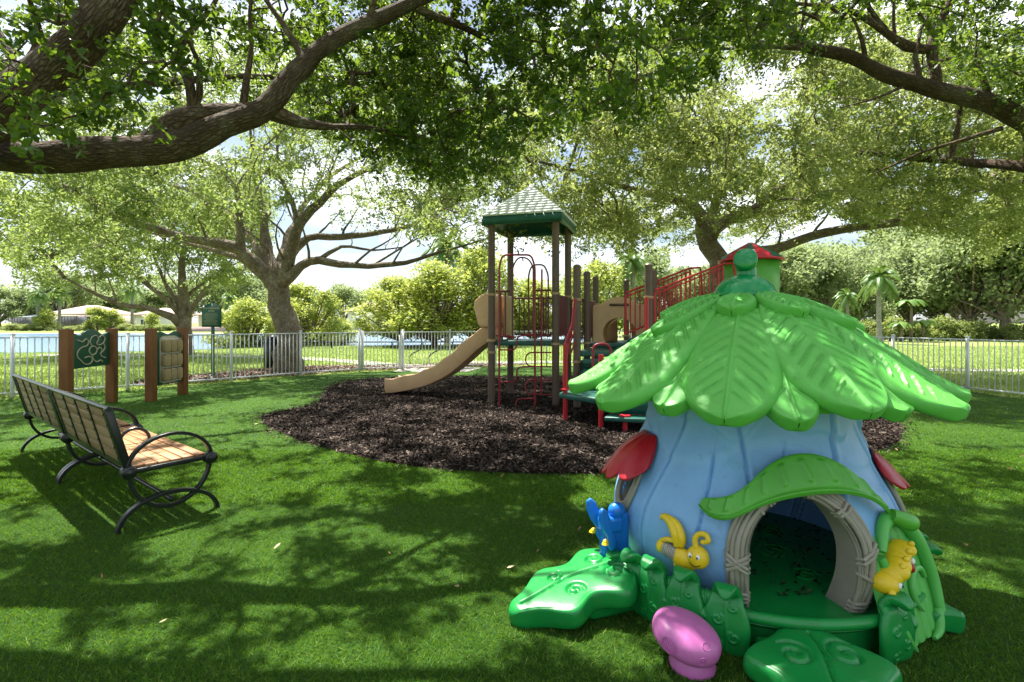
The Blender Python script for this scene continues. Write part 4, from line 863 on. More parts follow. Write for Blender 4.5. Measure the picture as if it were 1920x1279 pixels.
# ------------------------------------------------------------ game panels
def gp(label, A, B, kind):
    A = np.array(A, float); B = np.array(B, float); d = nrm(B - A); nrm_ = V(d[1], -d[0], 0)
    root = thing('game_panel', label, 'play panel', (A[0], A[1], 0), 'play panels on brown posts by the fence')
    for p in (A, B):
        mb = MB(); mb.box((p[0], p[1], .68), (.145, .145, 1.42), M=np.stack([d, V(-d[1], d[0], 0), V(0, 0, 1)], 1)); mb.build('post', M['post_wood'], root, smooth=False, bevel=.008)
    L = np.linalg.norm(B - A) - .19; o = A + d * .095
    if kind == 0:
        z1 = .72; top = [(L, 1.30 - z1), (L * .97, 1.33 - z1), (L * .9, 1.31 - z1), (L * .82, 1.28 - z1)] + [(L * (.8 - .6 * q), 1.28 - z1 + .10 * math.sin(math.pi * q)) for q in np.linspace(.02, .98, 12)] + [(L * .18, 1.28 - z1), (L * .1, 1.31 - z1), (L * .03, 1.33 - z1), (0, 1.30 - z1)]
    else:
        z1 = .28; top = [(L, 1.24 - z1), (L * .95, 1.30 - z1), (L * .8, 1.33 - z1), (L * .66, 1.30 - z1), (L * .5, 1.26 - z1), (L * .34, 1.30 - z1), (L * .2, 1.33 - z1), (L * .05, 1.30 - z1), (0, 1.24 - z1)]
    mb = MB(); mb.prism([(0, 0), (L, 0)] + top, (o[0], o[1], z1), d, (0, 0, 1), V(-d[1], d[0], 0), .04); pn = mb.build('panel', M['green_board'], root, smooth=False, bevel=.006)
    fc = o + nrm_ * .028
    def q(u, v): return fc + d * u * L + V(0, 0, z1 + v * (1.30 - z1))
    if kind == 0:
        mb = MB()
        for pts, cl in [([(.12, .84), (.25, .78), (.33, .86), (.40, .78), (.36, .66), (.24, .62), (.14, .52), (.12, .36), (.2, .24), (.3, .12), (.42, .10), (.5, .2), (.44, .32), (.30, .3)], 0),
                        ([(.52 + .10 * math.cos(a), .50 + .13 * math.sin(a)) for a in np.linspace(0, 2 * math.pi, 16)[:-1]], 1),
                        ([(.50, .63), (.44, .76), (.48, .90), (.60, .95), (.66, .84), (.62, .70), (.70, .66), (.80, .72), (.84, .86), (.76, .95), (.68, .88)], 0),
                        ([(.62, .5), (.70, .58), (.76, .48), (.72, .36), (.78, .28), (.86, .24)], 0), ([(.5, .36), (.52, .24), (.62, .14), (.72, .18), (.78, .12)], 0), ([(.80, .70), (.84, .55), (.76, .42)], 0)]:
            p = np.array([q(*a) for a in pts]); 
            if not cl: p = resample(p, [0] * len(p), .015)[0]
            mb.tube(p, .011, 6, closed=bool(cl))
        mb.build('track', M['cream'], pn)
    else:
        mb = MB(); fr_ = [q(u, v) for u, v in [(.14, .14), (.14, .9), (.3, .97), (.7, .97), (.86, .9), (.86, .14), (.7, .06), (.3, .06)]]
        mb.prism([(.14 * L, .06), (.3 * L, .02), (.7 * L, .02), (.86 * L, .06), (.86 * L, .92), (.7 * L, .96), (.3 * L, .96), (.14 * L, .92)], fc + V(0, 0, z1), d, (0, 0, 1), nrm_, .02); mb.build('tray', M['cream'], pn, smooth=False)
        for r_ in range(3):
            for c_ in range(3):
                mb = MB(); cc = fc + nrm_ * .06 + d * L * (.26 + .24 * c_) + V(0, 0, z1 + .20 + .28 * r_)
                mb.prism([(.5 * .22 * L * math.copysign(abs(math.cos(a)) ** .5, math.cos(a)), .5 * .24 * math.copysign(abs(math.sin(a)) ** .5, math.sin(a))) for a in np.linspace(0, 2 * math.pi, 17)[:-1]], cc, d, (0, 0, 1), nrm_, .10)
                mb.build('turning_block', M['tan_block'], pn, smooth=False, bevel=.008)
        mb = MB()
        for r_ in range(4): mb.tube([fc + nrm_ * .06 + d * L * .13 + V(0, 0, z1 + .06 + .28 * r_), fc + nrm_ * .06 + d * L * .87 + V(0, 0, z1 + .06 + .28 * r_)], .007, 6)
        mb.build('rod', M['white_metal'], pn)
gp('play panel with a cream squiggle track on dark green, left one', (-7.33, 8.42, 0), (-7.52, 9.62, 0), 0)
gp('play panel with nine tan turning blocks, right of the squiggle panel', (-6.86, 9.73, 0), (-6.86, 10.67, 0), 1)

# ------------------------------------------------------------ benches
def arc(cx, cz, rx_, rz_, a0, a1, n=18): return [(cx + rx_ * math.cos(R(a)), cz + rz_ * math.sin(R(a))) for a in np.linspace(a0, a1, n)]
def make_bench():
    root = bpy.data.objects.new('bench', None); C.objects.link(root); root.empty_display_size = .2; OFF[root.name] = (0, 0, 0)
    L = 1.83
    def fr(x, pts, w_=.034, t=.022, nm='leg'):
        mb = MB(); p = np.array(pts)
        for a, b in zip(p[:-1], p[1:]): pass
        # flat bar swept along pts in the y-z plane
        T = np.gradient(p, axis=0); T /= np.linalg.norm(T, axis=1)[:, None]; Nn = np.column_stack([-T[:, 1], T[:, 0]]); m = len(p); g = []
        for (dx, dn) in ((-w_ / 2, -t / 2), (w_ / 2, -t / 2), (w_ / 2, t / 2), (-w_ / 2, t / 2)):
            g.append(np.column_stack([np.full(m, x + dx), p[:, 0] + Nn[:, 0] * dn, p[:, 1] + Nn[:, 1] * dn]))
        mb.grid(np.stack(g + [g[0]], 1)); mb.add([g[i][0] for i in range(4)], [(0, 1, 2, 3)]); mb.add([g[i][-1] for i in range(4)], [(3, 2, 1, 0)])
        return mb
    for x in (0.02, L - .02):
        A = arc(.27, .43, .28, .23, 180, 0)                      # arm
        o = fr(x, A, .045, .024); o.build('armrest', M['black'], root, angle=30, bevel=.004)
        o = fr(x, arc(.27, .43, .27, .31, 180, 360), .045, .026); arch = arc(.265, 0, .33, .22, 180, 0)
        o2 = fr(x, [(y, z * 1.0) for y, z in arch], .05, .028); 
        mb = MB(); mb.v, mb.f, mb.n = [], [], 0
        for q in (o, o2):
            b = mb.n
            for v in q.v: mb.v.append(v)
            mb.f += [[i + b for i in f] for f in q.f]; mb.n += q.n; mb.uv += q.uv
        mb.sphere((x, .27, .165), (.018, .02, .02), 8); mb.build('leg_frame', M['black'], root, angle=30, bevel=.004)
        for yy_ in (0, .54):
            mb = MB(); X = np.array(Matrix.Rotation(R(90), 3, 'Y')); mb.lathe([(.001, -.035), (.045, -.035), (.05, -.025), (.05, .025), (.045, .035), (.03, .04), (.028, .048), (.001, .055)], (x, yy_, .425), 20, X, cap=False)
            mb.lathe([(.001, .035), (.045, .035), (.05, .025)], (x, yy_, .425), 20, -X @ np.diag([1, 1, 1]), cap=False); mb.build('hub', M['black'], root)
        mb = MB(); mb.bar((x, .03, .425), (x, .51, .43), .03, .035); mb.build('seat_rail', M['black'], root, smooth=False, bevel=.004)
        mb = MB(); mb.bar((x, 0, .44), (x, -.12, .90), .036, .05); mb.build('back_post', M['black'], root, smooth=False, bevel=.006)
    mb = MB(); top = V(0, -.12, .9); 
    mb.tube([(-.005, -.118, .895), (L + .005, -.118, .895)], .019, 10); mb.bar((.04, -.008, .465), (L - .04, -.008, .465), .022, .03); mb.tube([(.03, .27, .165), (L - .03, .27, .165)], .016, 10); mb.build('cross_bar', M['black'], root)
    mb = MB(); d = nrm(V(0, -.12, .46)); nn = V(0, -d[2], d[1]) 
    for k in range(5):
        s = .055 + k * .084; c = V(L / 2, .0, .44) + d * (s + .035); mb.box(c, (L - .10, .018, .079), M=np.stack([V(1, 0, 0), -nn, d], 1))
    mb.build('back_slats', M['back_wood'], root, smooth=False, bevel=.004)
    for x in (.10, .52, L / 2, 1.31, L - .10):
        mb = MB()
        for off in (-.014, .014):
            c = V(x, 0, .44) + d * .26 + nn * off; mb.box(c, (.035, .006, .44), M=np.stack([V(1, 0, 0), -nn, d], 1))
        for k in range(5):
            c = V(x, 0, .44) + d * (.09 + k * .084) + nn * .019; mb.sphere(c, .006, 5)
        mb.build('back_strap', M['black'], root)
    mb = MB()
    for k in range(6): mb.box((L / 2, .065 + k * .082, .447 + .004 * (k - 2.5) ** 2 * .2), (L - .08, .077, .02))
    mb.build('seat_slats', M['seat_wood'], root, smooth=False, bevel=.005)
    for x in (.10, .52, L / 2, 1.31, L - .10): mb = MB(); mb.box((x, .27, .431), (.035, .46, .006)); mb.build('seat_strap', M['black'], root, smooth=False)
    mb = MB(); pts = [(L / 2, .16, .455)] + [(L / 2, .28 + .11 * math.cos(a), .47 + .11 * math.sin(a)) for a in np.linspace(math.pi, 0, 9)] + [(L / 2, .40, .455)]; mb.tube(pts, .014, 8); mb.build('divider', M['black'], root)
    return root
b0 = make_bench(); ang = math.atan2(-.62, .78)
b0.location = (-4.17, 4.80, .0); b0.rotation_euler = (0, 0, ang); tag(b0, 'nearer black-framed slatted bench with sunlit orange-brown seat', 'bench', 'slatted park benches')
b1 = copy_tree(b0, loc=(-5.62, 5.955, 0), rz=ang, label='farther slatted bench at the left edge, end to end with the nearer one')

# ------------------------------------------------------------ play structure
PS = thing('play_structure', 'climbing tower with slatted pyramid roof, tan slide, brown posts and red rails on dark mulch', 'play structure', (.9, 9.6, 0))
u = nrm(V(1.16, -.35, 0)); v = nrm(V(.35, 1.16, 0)); k3 = V(0, 0, 1)
pFL = V(-.38, 9.5, 0); pFR = V(.78, 9.15, 0); pBL = pFL + v * 1.2; pBR = pFR + v * 1.2
def post(p, top, r=.066, cap=True, collars=()):
    mb = MB(); p = np.array((p[0], p[1], 0.)); mb.tube([p - k3 * .1, p + k3 * top], r, 16)
    if cap: mb.lathe([(r * 1.04, top - .02), (r * 1.04, top + .01), (r * .7, top + .035), (.001, top + .045)], (p[0], p[1], 0), 16, cap=False)
    o = mb.build('post', M['brown_post'], PS)
    mc = MB()
    for z in collars: mc.lathe([(r * 1.0, z - .022), (r * 1.22, z - .02), (r * 1.22, z + .02), (r * 1.0, z + .022)], (p[0], p[1], 0), 16, cap=False)
    if collars: mc.build('collar', M['tan_block'], o)
post(pFL, 3.38, collars=(1.17, 2.02, .95)); post(pFR, 3.38, collars=(1.12, 2.02)); post(pBL, 3.38, collars=(1.17, 2.02)); post(pBR, 3.38, collars=(1.17, 2.02))
pA = V(1.13, 8.9, 0); pB = V(2.32, 8.7, 0); pD = V(1.48, 10.1, 0); pE = V(2.68, 9.7, 0); pF_ = V(1.83, 11.2, 0); pG = V(2.66, 11.9, 0)
for p, c in ((pA, (.82, 1.9)), (pB, (1.0, 1.93)), (pD, (1.1,)), (pE, (1.2,)), (pF_, (1.9,)), (pG, (1.2,))): post(p, 2.47, collars=c)
def slab(name, poly, z, th, mat, bev=.015):
    mb = MB(); mb.prism(poly, (0, 0, z - th / 2), (1, 0, 0), (0, 1, 0), (0, 0, 1), th); return mb.build(name, mat, PS, smooth=False, bevel=bev)
slab('deck', [tuple(q[:2]) for q in (pFL + u * .02 + v * .02, pFR - u * .02 + v * .02, pBR, pBL)], 1.17, .09, M['green_metal'])
slab('deck', [tuple(q[:2]) for q in (pA, pB, pE, pD)], 1.0, .09, M['green_metal'])
slab('deck', [tuple(q[:2]) for q in (pD, pE, pG, pF_)], 1.1, .09, M['green_metal'])
# roof
cR = (pFL + pFR + pBL + pBR) / 4; hs = .745; z1, z2 = 3.45, 4.13
rf = MB(); c4 = [cR + u * a * hs + v * b * hs for a, b in ((-1, -1), (1, -1), (1, 1), (-1, 1))]
rf.add([c + k3 * z1 for c in c4] + [cR + k3 * (z2 - .02)], [(0, 1, 4), (1, 2, 4), (2, 3, 4), (3, 0, 4)]); 
roof = rf.build('roof', M['green_metal'], PS, smooth=False)
mb = MB()
for i in range(4):
    a, b = c4[i] + k3 * (z1 - .16), c4[(i + 1) % 4] + k3 * (z1 - .16); o_ = nrm((a + b) / 2 - (cR + k3 * (z1 - .16)))
    mb.add([a, b, b + k3 * .17, a + k3 * .17, a - o_ * .03, b - o_ * .03, b - o_ * .03 + k3 * .16, a - o_ * .03 + k3 * .16], [(0, 1, 2, 3), (5, 4, 7, 6), (0, 4, 5, 1), (3, 2, 6, 7)])
ins = [cR + (c - cR) * .86 for c in c4]
mb.add([c + k3 * (z1 - .13) for c in c4] + [cR + k3 * (z1 + .3)], [(1, 0, 4), (2, 1, 4), (3, 2, 4), (0, 3, 4)])
mb.build('fascia', M['green_metal'], roof, smooth=False)
M['shingle'] = plastic('pale_shingle', (.78, .80, .81), .5, .15, .55, sc_=7)
mb = MB(); NR = 11
for i in range(4):
    a, b = c4[i], c4[(i + 1) % 4]; mid = (a + b) / 2; o_ = nrm(mid - cR); tdir = nrm(b - a); W = np.linalg.norm(b - a)
    sl_ = math.hypot(hs, z2 - z1); up = nrm(-o_ * hs + k3 * (z2 - z1)); nn = np.cross(tdir, up); nn = nn if nn[2] > 0 else -nn
    for r_ in range(NR):
        f0 = r_ / NR; f1 = (r_ + 1.0) / NR; w0 = W * (1 - f0); w1 = W * (1 - f1); nb = max(1, int(round(w0 / .17))); off = .5 if r_ % 2 else 0
        edges = sorted(set([-.5, .5] + [(-nb / 2 + j + off) / nb for j in range(nb + 1) if abs((-nb / 2 + j + off) / nb) < .5]))
        for e0, e1 in zip(edges[:-1], edges[1:]):
            gsp = .004; ba = mid + k3 * z1 + up * sl_ * f0
            x0, x1 = e0 * w0 + gsp, e1 * w0 - gsp; y0, y1 = e0 * w1 + gsp, e1 * w1 - gsp
            if x1 - x0 < .02: continue
            t1 = up * (sl_ / NR * 1.0); bt = [ba + tdir * x0, ba + tdir * x1, ba + tdir * y1 + t1, ba + tdir * y0 + t1]
            tp_ = [bt[0] + nn * .035, bt[1] + nn * .035, bt[2] + nn * .012, bt[3] + nn * .012]
            mb.add(bt + tp_, [(4, 5, 6, 7), (0, 1, 5, 4), (1, 2, 6, 5), (3, 0, 4, 7)])
mb.lathe([(.05, -.02), (.04, .03), (.001, .05)], cR + k3 * z2, 8, cap=False); mb.build('shingles', M['shingle'], roof, smooth=False)
# slide
cs = [(.05, 1.22), (.18, 1.20), (.45, 1.02), (.75, .76), (1.1, .50), (1.5, .31), (1.9, .20), (2.25, .13), (2.42, .12)]
st = (pFL + pBL) / 2; pts, _ = resample([st - u * d - V(0, .0, 0) + k3 * z for d, z in cs], [0] * 9, .06)
sec = [(-.30, .22), (-.305, .02), (-.27, -.06), (.27, -.06), (.305, .02), (.30, .22), (.285, .235), (.262, .22), (.25, .05), (.2, .015), (-.2, .015), (-.25, .05), (-.262, .22), (-.285, .235)]
T = np.gradient(pts, axis=0); T /= np.linalg.norm(T, axis=1)[:, None]; lat = v; Nn = np.cross(T, lat); Nn *= np.sign(Nn[:, 2:3]); g = []
for l, h in sec:
    wv = 1 + (.055 * np.sin(np.arange(len(pts)) * .8) if h > .15 else 0) * np.ones(len(pts)); g.append(pts + lat * l + Nn * (h * wv)[:, None])
mb = MB(); mb.grid(np.stack(g + [g[0]], 1)); mb.add([q[0] for q in g], [tuple(range(len(g)))]); mb.add([q[-1] for q in g], [tuple(range(len(g)))[::-1]])
sld = mb.build('slide', M['tan'], PS, angle=50)
mb = MB(); e = pts[-4]; mb.tube([V(e[0] + .25, e[1] - .1, -.05), V(e[0] + .25, e[1] - .1, .1)], .03, 8); mb.build('foot', M['brown_post'], sld)
prof = [(0, 1.42), (0, 2.02), (.10, 2.08), (.26, 2.03), (.38, 1.92), (.40, 1.80), (.31, 1.45), (.24, 1.40)]
mb = MB(); mb.prism([(a, b) for a, b in prof], st - u * .03, -u, k3, v, .86); hood = mb.build('slide_hood', M['tan'], PS, smooth=False, bevel=.05, seg=4)
mb = MB()
for s in (-1, 1): mb.box(st + v * s * .46 + k3 * 1.62 - u * .02, (.05, .22, .86), M=np.stack([u, v, k3], 1))
mb.build('cheek_panel', M['tan'], PS, smooth=False, bevel=.015)
mb = MB(); mb.box(st + v * .1 + u * .1 + k3 * 1.62, (.04, .42, .82), M=np.stack([u, v, k3], 1)); mb.build('tan_panel', M['tan'], PS, smooth=False, bevel=.01)
# guard panels
def guard(a, b, z1_, z2_, n, mat='dark_maroon', r=.014, drop=None):
    mb = MB(); a = np.array(a, float); b = np.array(b, float); dz = k3 * (drop or 0)
    mb.tube([a + k3 * z2_, b + k3 * z2_ + dz], r * 1.25, 8); mb.tube([a + k3 * z1_, b + k3 * z1_ + dz], r * 1.1, 8)
    for i in range(1, n): q = a + (b - a) * i / n + dz * i / n; mb.tube([q + k3 * z1_, q + k3 * z2_], r, 6)
    return mb.build('guard_rail', M[mat], PS)
guard(pBL + u * .09, pBR - u * .09, 1.26, 2.0, 10); guard(pFR + v * .09, pBR - v * .09, 1.26, 2.0, 9)
guard(pBR + v * .02, pD - v * .05, 1.2, 1.95, 5); guard(pFL + u * .09, pFL + u * .36, 1.26, 2.08, 3); guard(pFR - u * .36, pFR - u * .08, 1.26, 2.08, 3)
guard(pD + v * .1, pF_ - v * .1, 1.2, 1.95, 8)
# front climber
def red(pts_px, Y, r=.016, name='climber_bar', mat='climber_red', close=False):
    p = [P(a, b, Y) for a, b in pts_px]; q = []
    for i, c in enumerate(p):     # round the bends
        if i in (0, len(p) - 1): q.append(c); continue
        a, b = p[i - 1], p[i + 1]; d1 = min(.08, np.linalg.norm(a - c) * .45); d2 = min(.08, np.linalg.norm(b - c) * .45)
        A = c + nrm(a - c) * d1; B = c + nrm(b - c) * d2
        for t in (0, .25, .5, .75, 1): q.append(A * (1 - t) ** 2 + c * 2 * t * (1 - t) + B * t * t)
    mb = MB(); mb.tube(q, r, 8); return mb.build(name, M[mat], PS)
Yc = 9.02
red([(936, 770), (936, 500), (942, 478), (996, 478), (1003, 500), (1003, 772)], Yc, .018)
red([(961, 632), (961, 500), (972, 482), (990, 484), (1000, 500), (1000, 632)], Yc + .15, .015, mat='dark_maroon')
red([(991, 632), (991, 515), (997, 497), (1020, 496), (1028, 515), (1028, 632)], Yc + .15, .015, mat='dark_maroon')
red([(1016, 505), (1015, 740)], Yc + .08, .016); red([(968, 632), (940, 630)], Yc + .1, .014)
red([(937, 656), (968, 656), (970, 630), (1003, 628)], Yc, .014); red([(937, 716), (968, 716), (970, 688), (1003, 687)], Yc, .014)
red([(1003, 747), (968, 748), (967, 770)], Yc, .014); red([(937, 770), (967, 770)], Yc, .014)
red([(1034, 661), (990, 661), (984, 674), (990, 687), (1034, 688)], Yc + .1, .013); red([(1034, 713), (990, 712), (983, 726), (990, 739), (1034, 740)], Yc + .1, .013)
# steps between the towers
def poly_px(pp, z): return [tuple(((np.array(P(a, 605, 1)) * 0) + V((a - 960) / F * ((CAMZ - z) * F / (b - HZ)), (CAMZ - z) * F / (b - HZ), 0))[:2]) for a, b in pp]
slab('step', [(.72, 7.85), (1.35, 7.08), (2.0, 6.95), (2.3, 7.9), (1.5, 8.3), (.95, 8.35)], .43, .09, M['green_metal'], .02)
slab('step', [(1.25, 6.95), (2.0, 6.75), (2.05, 7.15), (1.4, 7.3)], .22, .06, M['green_metal'])
for i in range(3):
    slab('step', [(1.15 + i * .02, 8.25 + .2 * i), (2.25, 8.1 + .2 * i), (2.3, 8.35 + .2 * i), (1.2 + i * .02, 8.5 + .2 * i)], .56 + .16 * i, .09, M['green_metal'])
    mb = MB(); mb.box((1.7, 8.48 + .2 * i, .43 + .16 * i), (1.05, .02, .2)); mb.build('riser', M['green_metal'], PS, smooth=False)
mb = MB(); mb.box((1.62, 7.12, .32), (.72, .025, .16), M=np.array(Matrix.Rotation(R(-12), 3, 'Z'))); mb.build('perforated_panel', M['green_metal'], PS, smooth=False)
for (px_, Yp, top) in ((1060, 7.8, 1.18), (1127, 7.2, 1.05), (1172, 6.98, .24)):
    x = (px_ - 960) / F * Yp; mb = MB(); mb.tube([(x, Yp, -.05), (x, Yp, top)], .036, 12); o = mb.build('red_post', M['red'], PS)
    mb = MB(); mb.lathe([(.036, .47), (.075, .475), (.075, .49), (.036, .5)], (x, Yp, 0 if top > .5 else -.25), 14, cap=False); mb.build('flange', M['red'], o)
red([(1060, 650), (1064, 636), (1074, 610), (1079, 560)], 8.2, .03, 'handrail'); red([(1079, 640), (1068, 668), (1066, 650), (1078, 620)], 8.3, .014, 'handrail')
red([(1112, 700), (1112, 650), (1122, 645), (1137, 645), (1145, 653), (1145, 700)], 7.6, .02, 'handrail')
mb = MB(); q = V((1213 - 960) / F * 8.55, 8.55, 0); mb.tube([q + k3 * 1.2, q + k3 * 1.92], .035, 10); mb.build('red_post', M['red'], PS)
# tan tunnel panel with a round opening
def ring_panel(c0, c1, zb, zt, hz, hr, mat, th=.07):
    c0 = np.array(c0, float); c1 = np.array(c1, float); d = nrm(c1 - c0); W = np.linalg.norm(c1 - c0); n_ = V(d[1], -d[0], 0); k = 72
    def outer(a):
        ca, sa = math.cos(a), math.sin(a); 
        L = min((W / 2) / (abs(ca) + 1e-9), ((zt - hz) if sa > 0 else (hz - zb)) / (abs(sa) + 1e-9)); x, z = ca * L, hz + sa * L
        if sa > 0: z = min(z, zt) ; z += .16 * max(0, 1 - (x / (W * .36)) ** 2) * (1 if z > zt - .02 else 0)
        return x, z
    g = []; m0 = (c0 + c1) / 2
    for a in np.linspace(0, 2 * math.pi, k + 1):
        ox, oz = outer(a); ix, iz = hr * math.cos(a), hz + hr * math.sin(a); Pn = lambda x, z, o: m0 + d * x + k3 * z + n_ * o
        g.append([Pn(ix, iz, -th), Pn(ix, iz, th / 2), Pn(ix * 1.05, hz + (iz - hz) * 1.05, th * .55), Pn(ox * .97, oz, th / 2), Pn(ox, oz, th / 2 - .02), Pn(ox, oz, -th / 2), Pn(ix, iz, -th)])
    mb = MB(); mb.grid(np.array(g)); return mb, m0, d, n_
mb, m0, d_, n_ = ring_panel((1.66, 10.5, 0), (2.68, 10.2, 0), .9, 1.86, 1.27, .33, M['tan']); tun = mb.build('tunnel_panel', M['tan'], PS, angle=35)
a = np.linspace(0, 2 * math.pi, 40); mb = MB()
mb.grid(np.array([[m0 + d_ * .34 * math.cos(q) + k3 * (1.27 + .34 * math.sin(q)) - n_ * t for t in (.03, .3, .6, .85)] for q in a])); mb.build('tunnel', M['yellow_tan'], tun)
mb = MB(); mb.box(m0 - n_ * .9 + d_ * -.28 + k3 * 1.3, (.34, .04, 1.0), M=np.stack([d_, n_, k3], 1)); mb.box(m0 - n_ * .9 + d_ * .3 + k3 * 1.3, (.22, .04, 1.0), M=np.stack([d_, n_, k3], 1)); mb.build('back_panel', M['tan'], tun, smooth=False)
mb = MB(); mb.box(m0 + n_ * .05 + k3 * 1.86, (.38, .03, .05), M=np.stack([d_, n_, k3], 1)); mb.build('slot', M['brown_post'], tun, smooth=False)
# ramp with red railing and the striped dome
ra = V(2.5, 8.95, 0); rb = V(3.95, 9.6, 0)
for off in (V(0, 0, 0), V(-.35, .75, 0)):
    mb = MB(); A = ra + off; B = rb + off
    for z, r in ((2.06, .02), (1.99, .014), (1.28, .016)): mb.tube([A + k3 * z, B + k3 * (z + .54)], r, 8)
    for i in range(0, 15): q = A + (B - A) * i / 14; mb.tube([q + k3 * (1.28 + .54 * i / 14), q + k3 * (2.03 + .54 * i / 14)], .024 if i in (0, 13, 14) else .013, 6)
    mb.tube([B + k3 * 2.6, B + k3 * 2.62 + V(.22, .05, 0), B + k3 * 2.4 + V(.25, .05, 0), B + k3 * 1.4 + V(.25, .05, 0)], .022, 8)
    mb.build('railing', M['red'], PS)
mb = MB(); A = ra + V(-.17, .38, 0); B = rb + V(-.17, .38, 0); mb.bar(A + k3 * 1.15, B + k3 * 1.69, .75, .06); mb.build('ramp', M['green_metal'], PS, smooth=False, bevel=.01)
cd = V(4.66, 10.0, 0); k = 12; mb = MB(); mr_ = MB()
for i in range(k):
    a0, a1 = 2 * math.pi * (i + .5) / k, 2 * math.pi * (i + 1.5) / k; e = lambda a, r, z: cd + V(math.cos(a) * r, math.sin(a) * r, z); t = mb if i % 2 else mr_
    t.add([e(a0, .56, 2.72), e(a1, .56, 2.72), e(a1, .52, 2.80), e(a0, .52, 2.80), e(a0, .04, 3.06), e(a1, .04, 3.06)], [(0, 1, 2, 3), (3, 2, 5, 4)])
dm = mr_.build('dome', M['red_plastic'], PS, smooth=False); mb.build('dome_panel', M['green_metal'], dm, smooth=False)
mb = MB(); mb.lathe([(.54, 2.68), (.60, 2.68), (.60, 2.725), (.54, 2.725)], cd, 24, M=None, cap=False); mb.build('rim', M['red'], dm, smooth=False)
mb = MB(); mb.lathe([(.50, 1.2), (.52, 1.9), (.53, 2.35), (.53, 2.68)], cd, 8); mb.build('tube_wall', M['mid_green'], PS, smooth=False)
for i in range(4): a = R(45 + 90 * i); post(cd + V(math.cos(a) * .62, math.sin(a) * .62, 0), 1.7)

# ------------------------------------------------------------ playhouse
CX, CY = 1.41, 3.10
PH = thing('playhouse', 'round blue plastic playhouse under a roof of big bright green leaves, in the foreground', 'playhouse', (CX, CY, 0))
def er(t): return V(math.cos(R(t)), math.sin(R(t)), 0)
def et(t): return V(-math.sin(R(t)), math.cos(R(t)), 0)
CC = V(CX, CY, 0)
bz = [.08, .18, .30, .40, .50, .62, .74, .86, .95, 1.1, 1.3, 1.42]; br = [.665, .72, .765, .776, .762, .712, .645, .585, .55, .52, .48, .45]
# smooth profile
_z = np.linspace(.08, 1.42, 200); _r = np.interp(_z, bz, br); 
for _ in range(60): _r[1:-1] = (_r[:-2] + 2 * _r[1:-1] + _r[2:]) / 4
Rb = lambda z: np.interp(z, _z, _r)
def S(t, z, off=0.0): return CC + er(t) * (float(Rb(z)) + off) + V(0, 0, z)
DT, DW = 264.6, .238
def door_d(t, z):     # signed: <0 inside the opening
    x = R(t - DT) * .72; return np.where(z < .42, np.abs(x) - DW, np.hypot(x, (z - .42) * DW / .275) - DW)
WINS = [(188.0, .585, .085, .135), (331.0, .60, .085, .135)]
TH = np.linspace(0, 360, 721); ZZ = np.linspace(.08, 1.42, 110)
T2, Z2 = np.meshgrid(TH, ZZ); r_ = Rb(Z2).copy()
ng = 18
for kk in range(ng):
    tg = kk * 20 + 7 + 5 * np.sin(kk * 2.1) + 9 * np.sin(Z2 * 2.2 + kk * 1.7); dd = (T2 - tg + 180) % 360 - 180; x = R(1) * dd * r_
    z_top = .95 + .3 * math.sin(kk * 3.3); m = np.clip((z_top + .25 - Z2) * 8, 0, 1)
    r_ -= .019 * np.exp(-(x / .008) ** 2) * m; r_ += .007 * np.exp(-((x - .022) / .016) ** 2) * m
# wavy petal lips near the neck
lip = .97 + .05 * np.sin(R(1) * T2 * 7 + 1) + .03 * np.sin(R(1) * T2 * 13); r_ += .022 / (1 + np.exp(-(Z2 - lip) * 130))
lip2 = .84 + .07 * np.sin(R(1) * T2 * 4 + 2.2); r_ += .012 / (1 + np.exp(-(Z2 - lip2) * 150))
Pts = np.stack([CX + r_ * np.cos(R(1) * T2), CY + r_ * np.sin(R(1) * T2), Z2], -1)
def inhole(t, z):
    if door_d(t, z) < .012 and z > .0: return True
    return any((R(t - wt) * .72 / ww) ** 2 + ((z - wz) / wh) ** 2 < 1 for wt, wz, ww, wh in WINS)
m_, n_2 = T2.shape; HH = np.zeros((m_, n_2), bool)
for i in range(m_):
    for j in range(n_2):
        if ZZ[i] < .75: HH[i, j] = inhole(TH[j], ZZ[i])
mb = MB(); fs = [(i * n_2 + j, i * n_2 + j + 1, (i + 1) * n_2 + j + 1, (i + 1) * n_2 + j) for i in range(m_ - 1) for j in range(n_2 - 1) if not (HH[i, j] or HH[i + 1, j + 1])]
mb.add(Pts.reshape(-1, 3), fs); bod = mb.build('body', M['body'], PH, angle=60)
sm = bod.modifiers.new('shell', 'SOLIDIFY'); sm.thickness = .02; sm.offset = -1
# inside: a little moulded relief on the far wall
mb = MB()
for t, z, s in ((70, .62, .07), (85, .5, .05), (55, .55, .06), (95, .66, .05), (110, .55, .07)):
    p = [CC + er(t + s * 60 * math.cos(a)) * (Rb(z) - .03) + V(0, 0, z + s * math.sin(a)) for a in np.linspace(0, 2 * math.pi, 18)[:-1]]; mb.tube(p, .006, 6, closed=True)
mb.build('inner_relief', M['body'], bod)
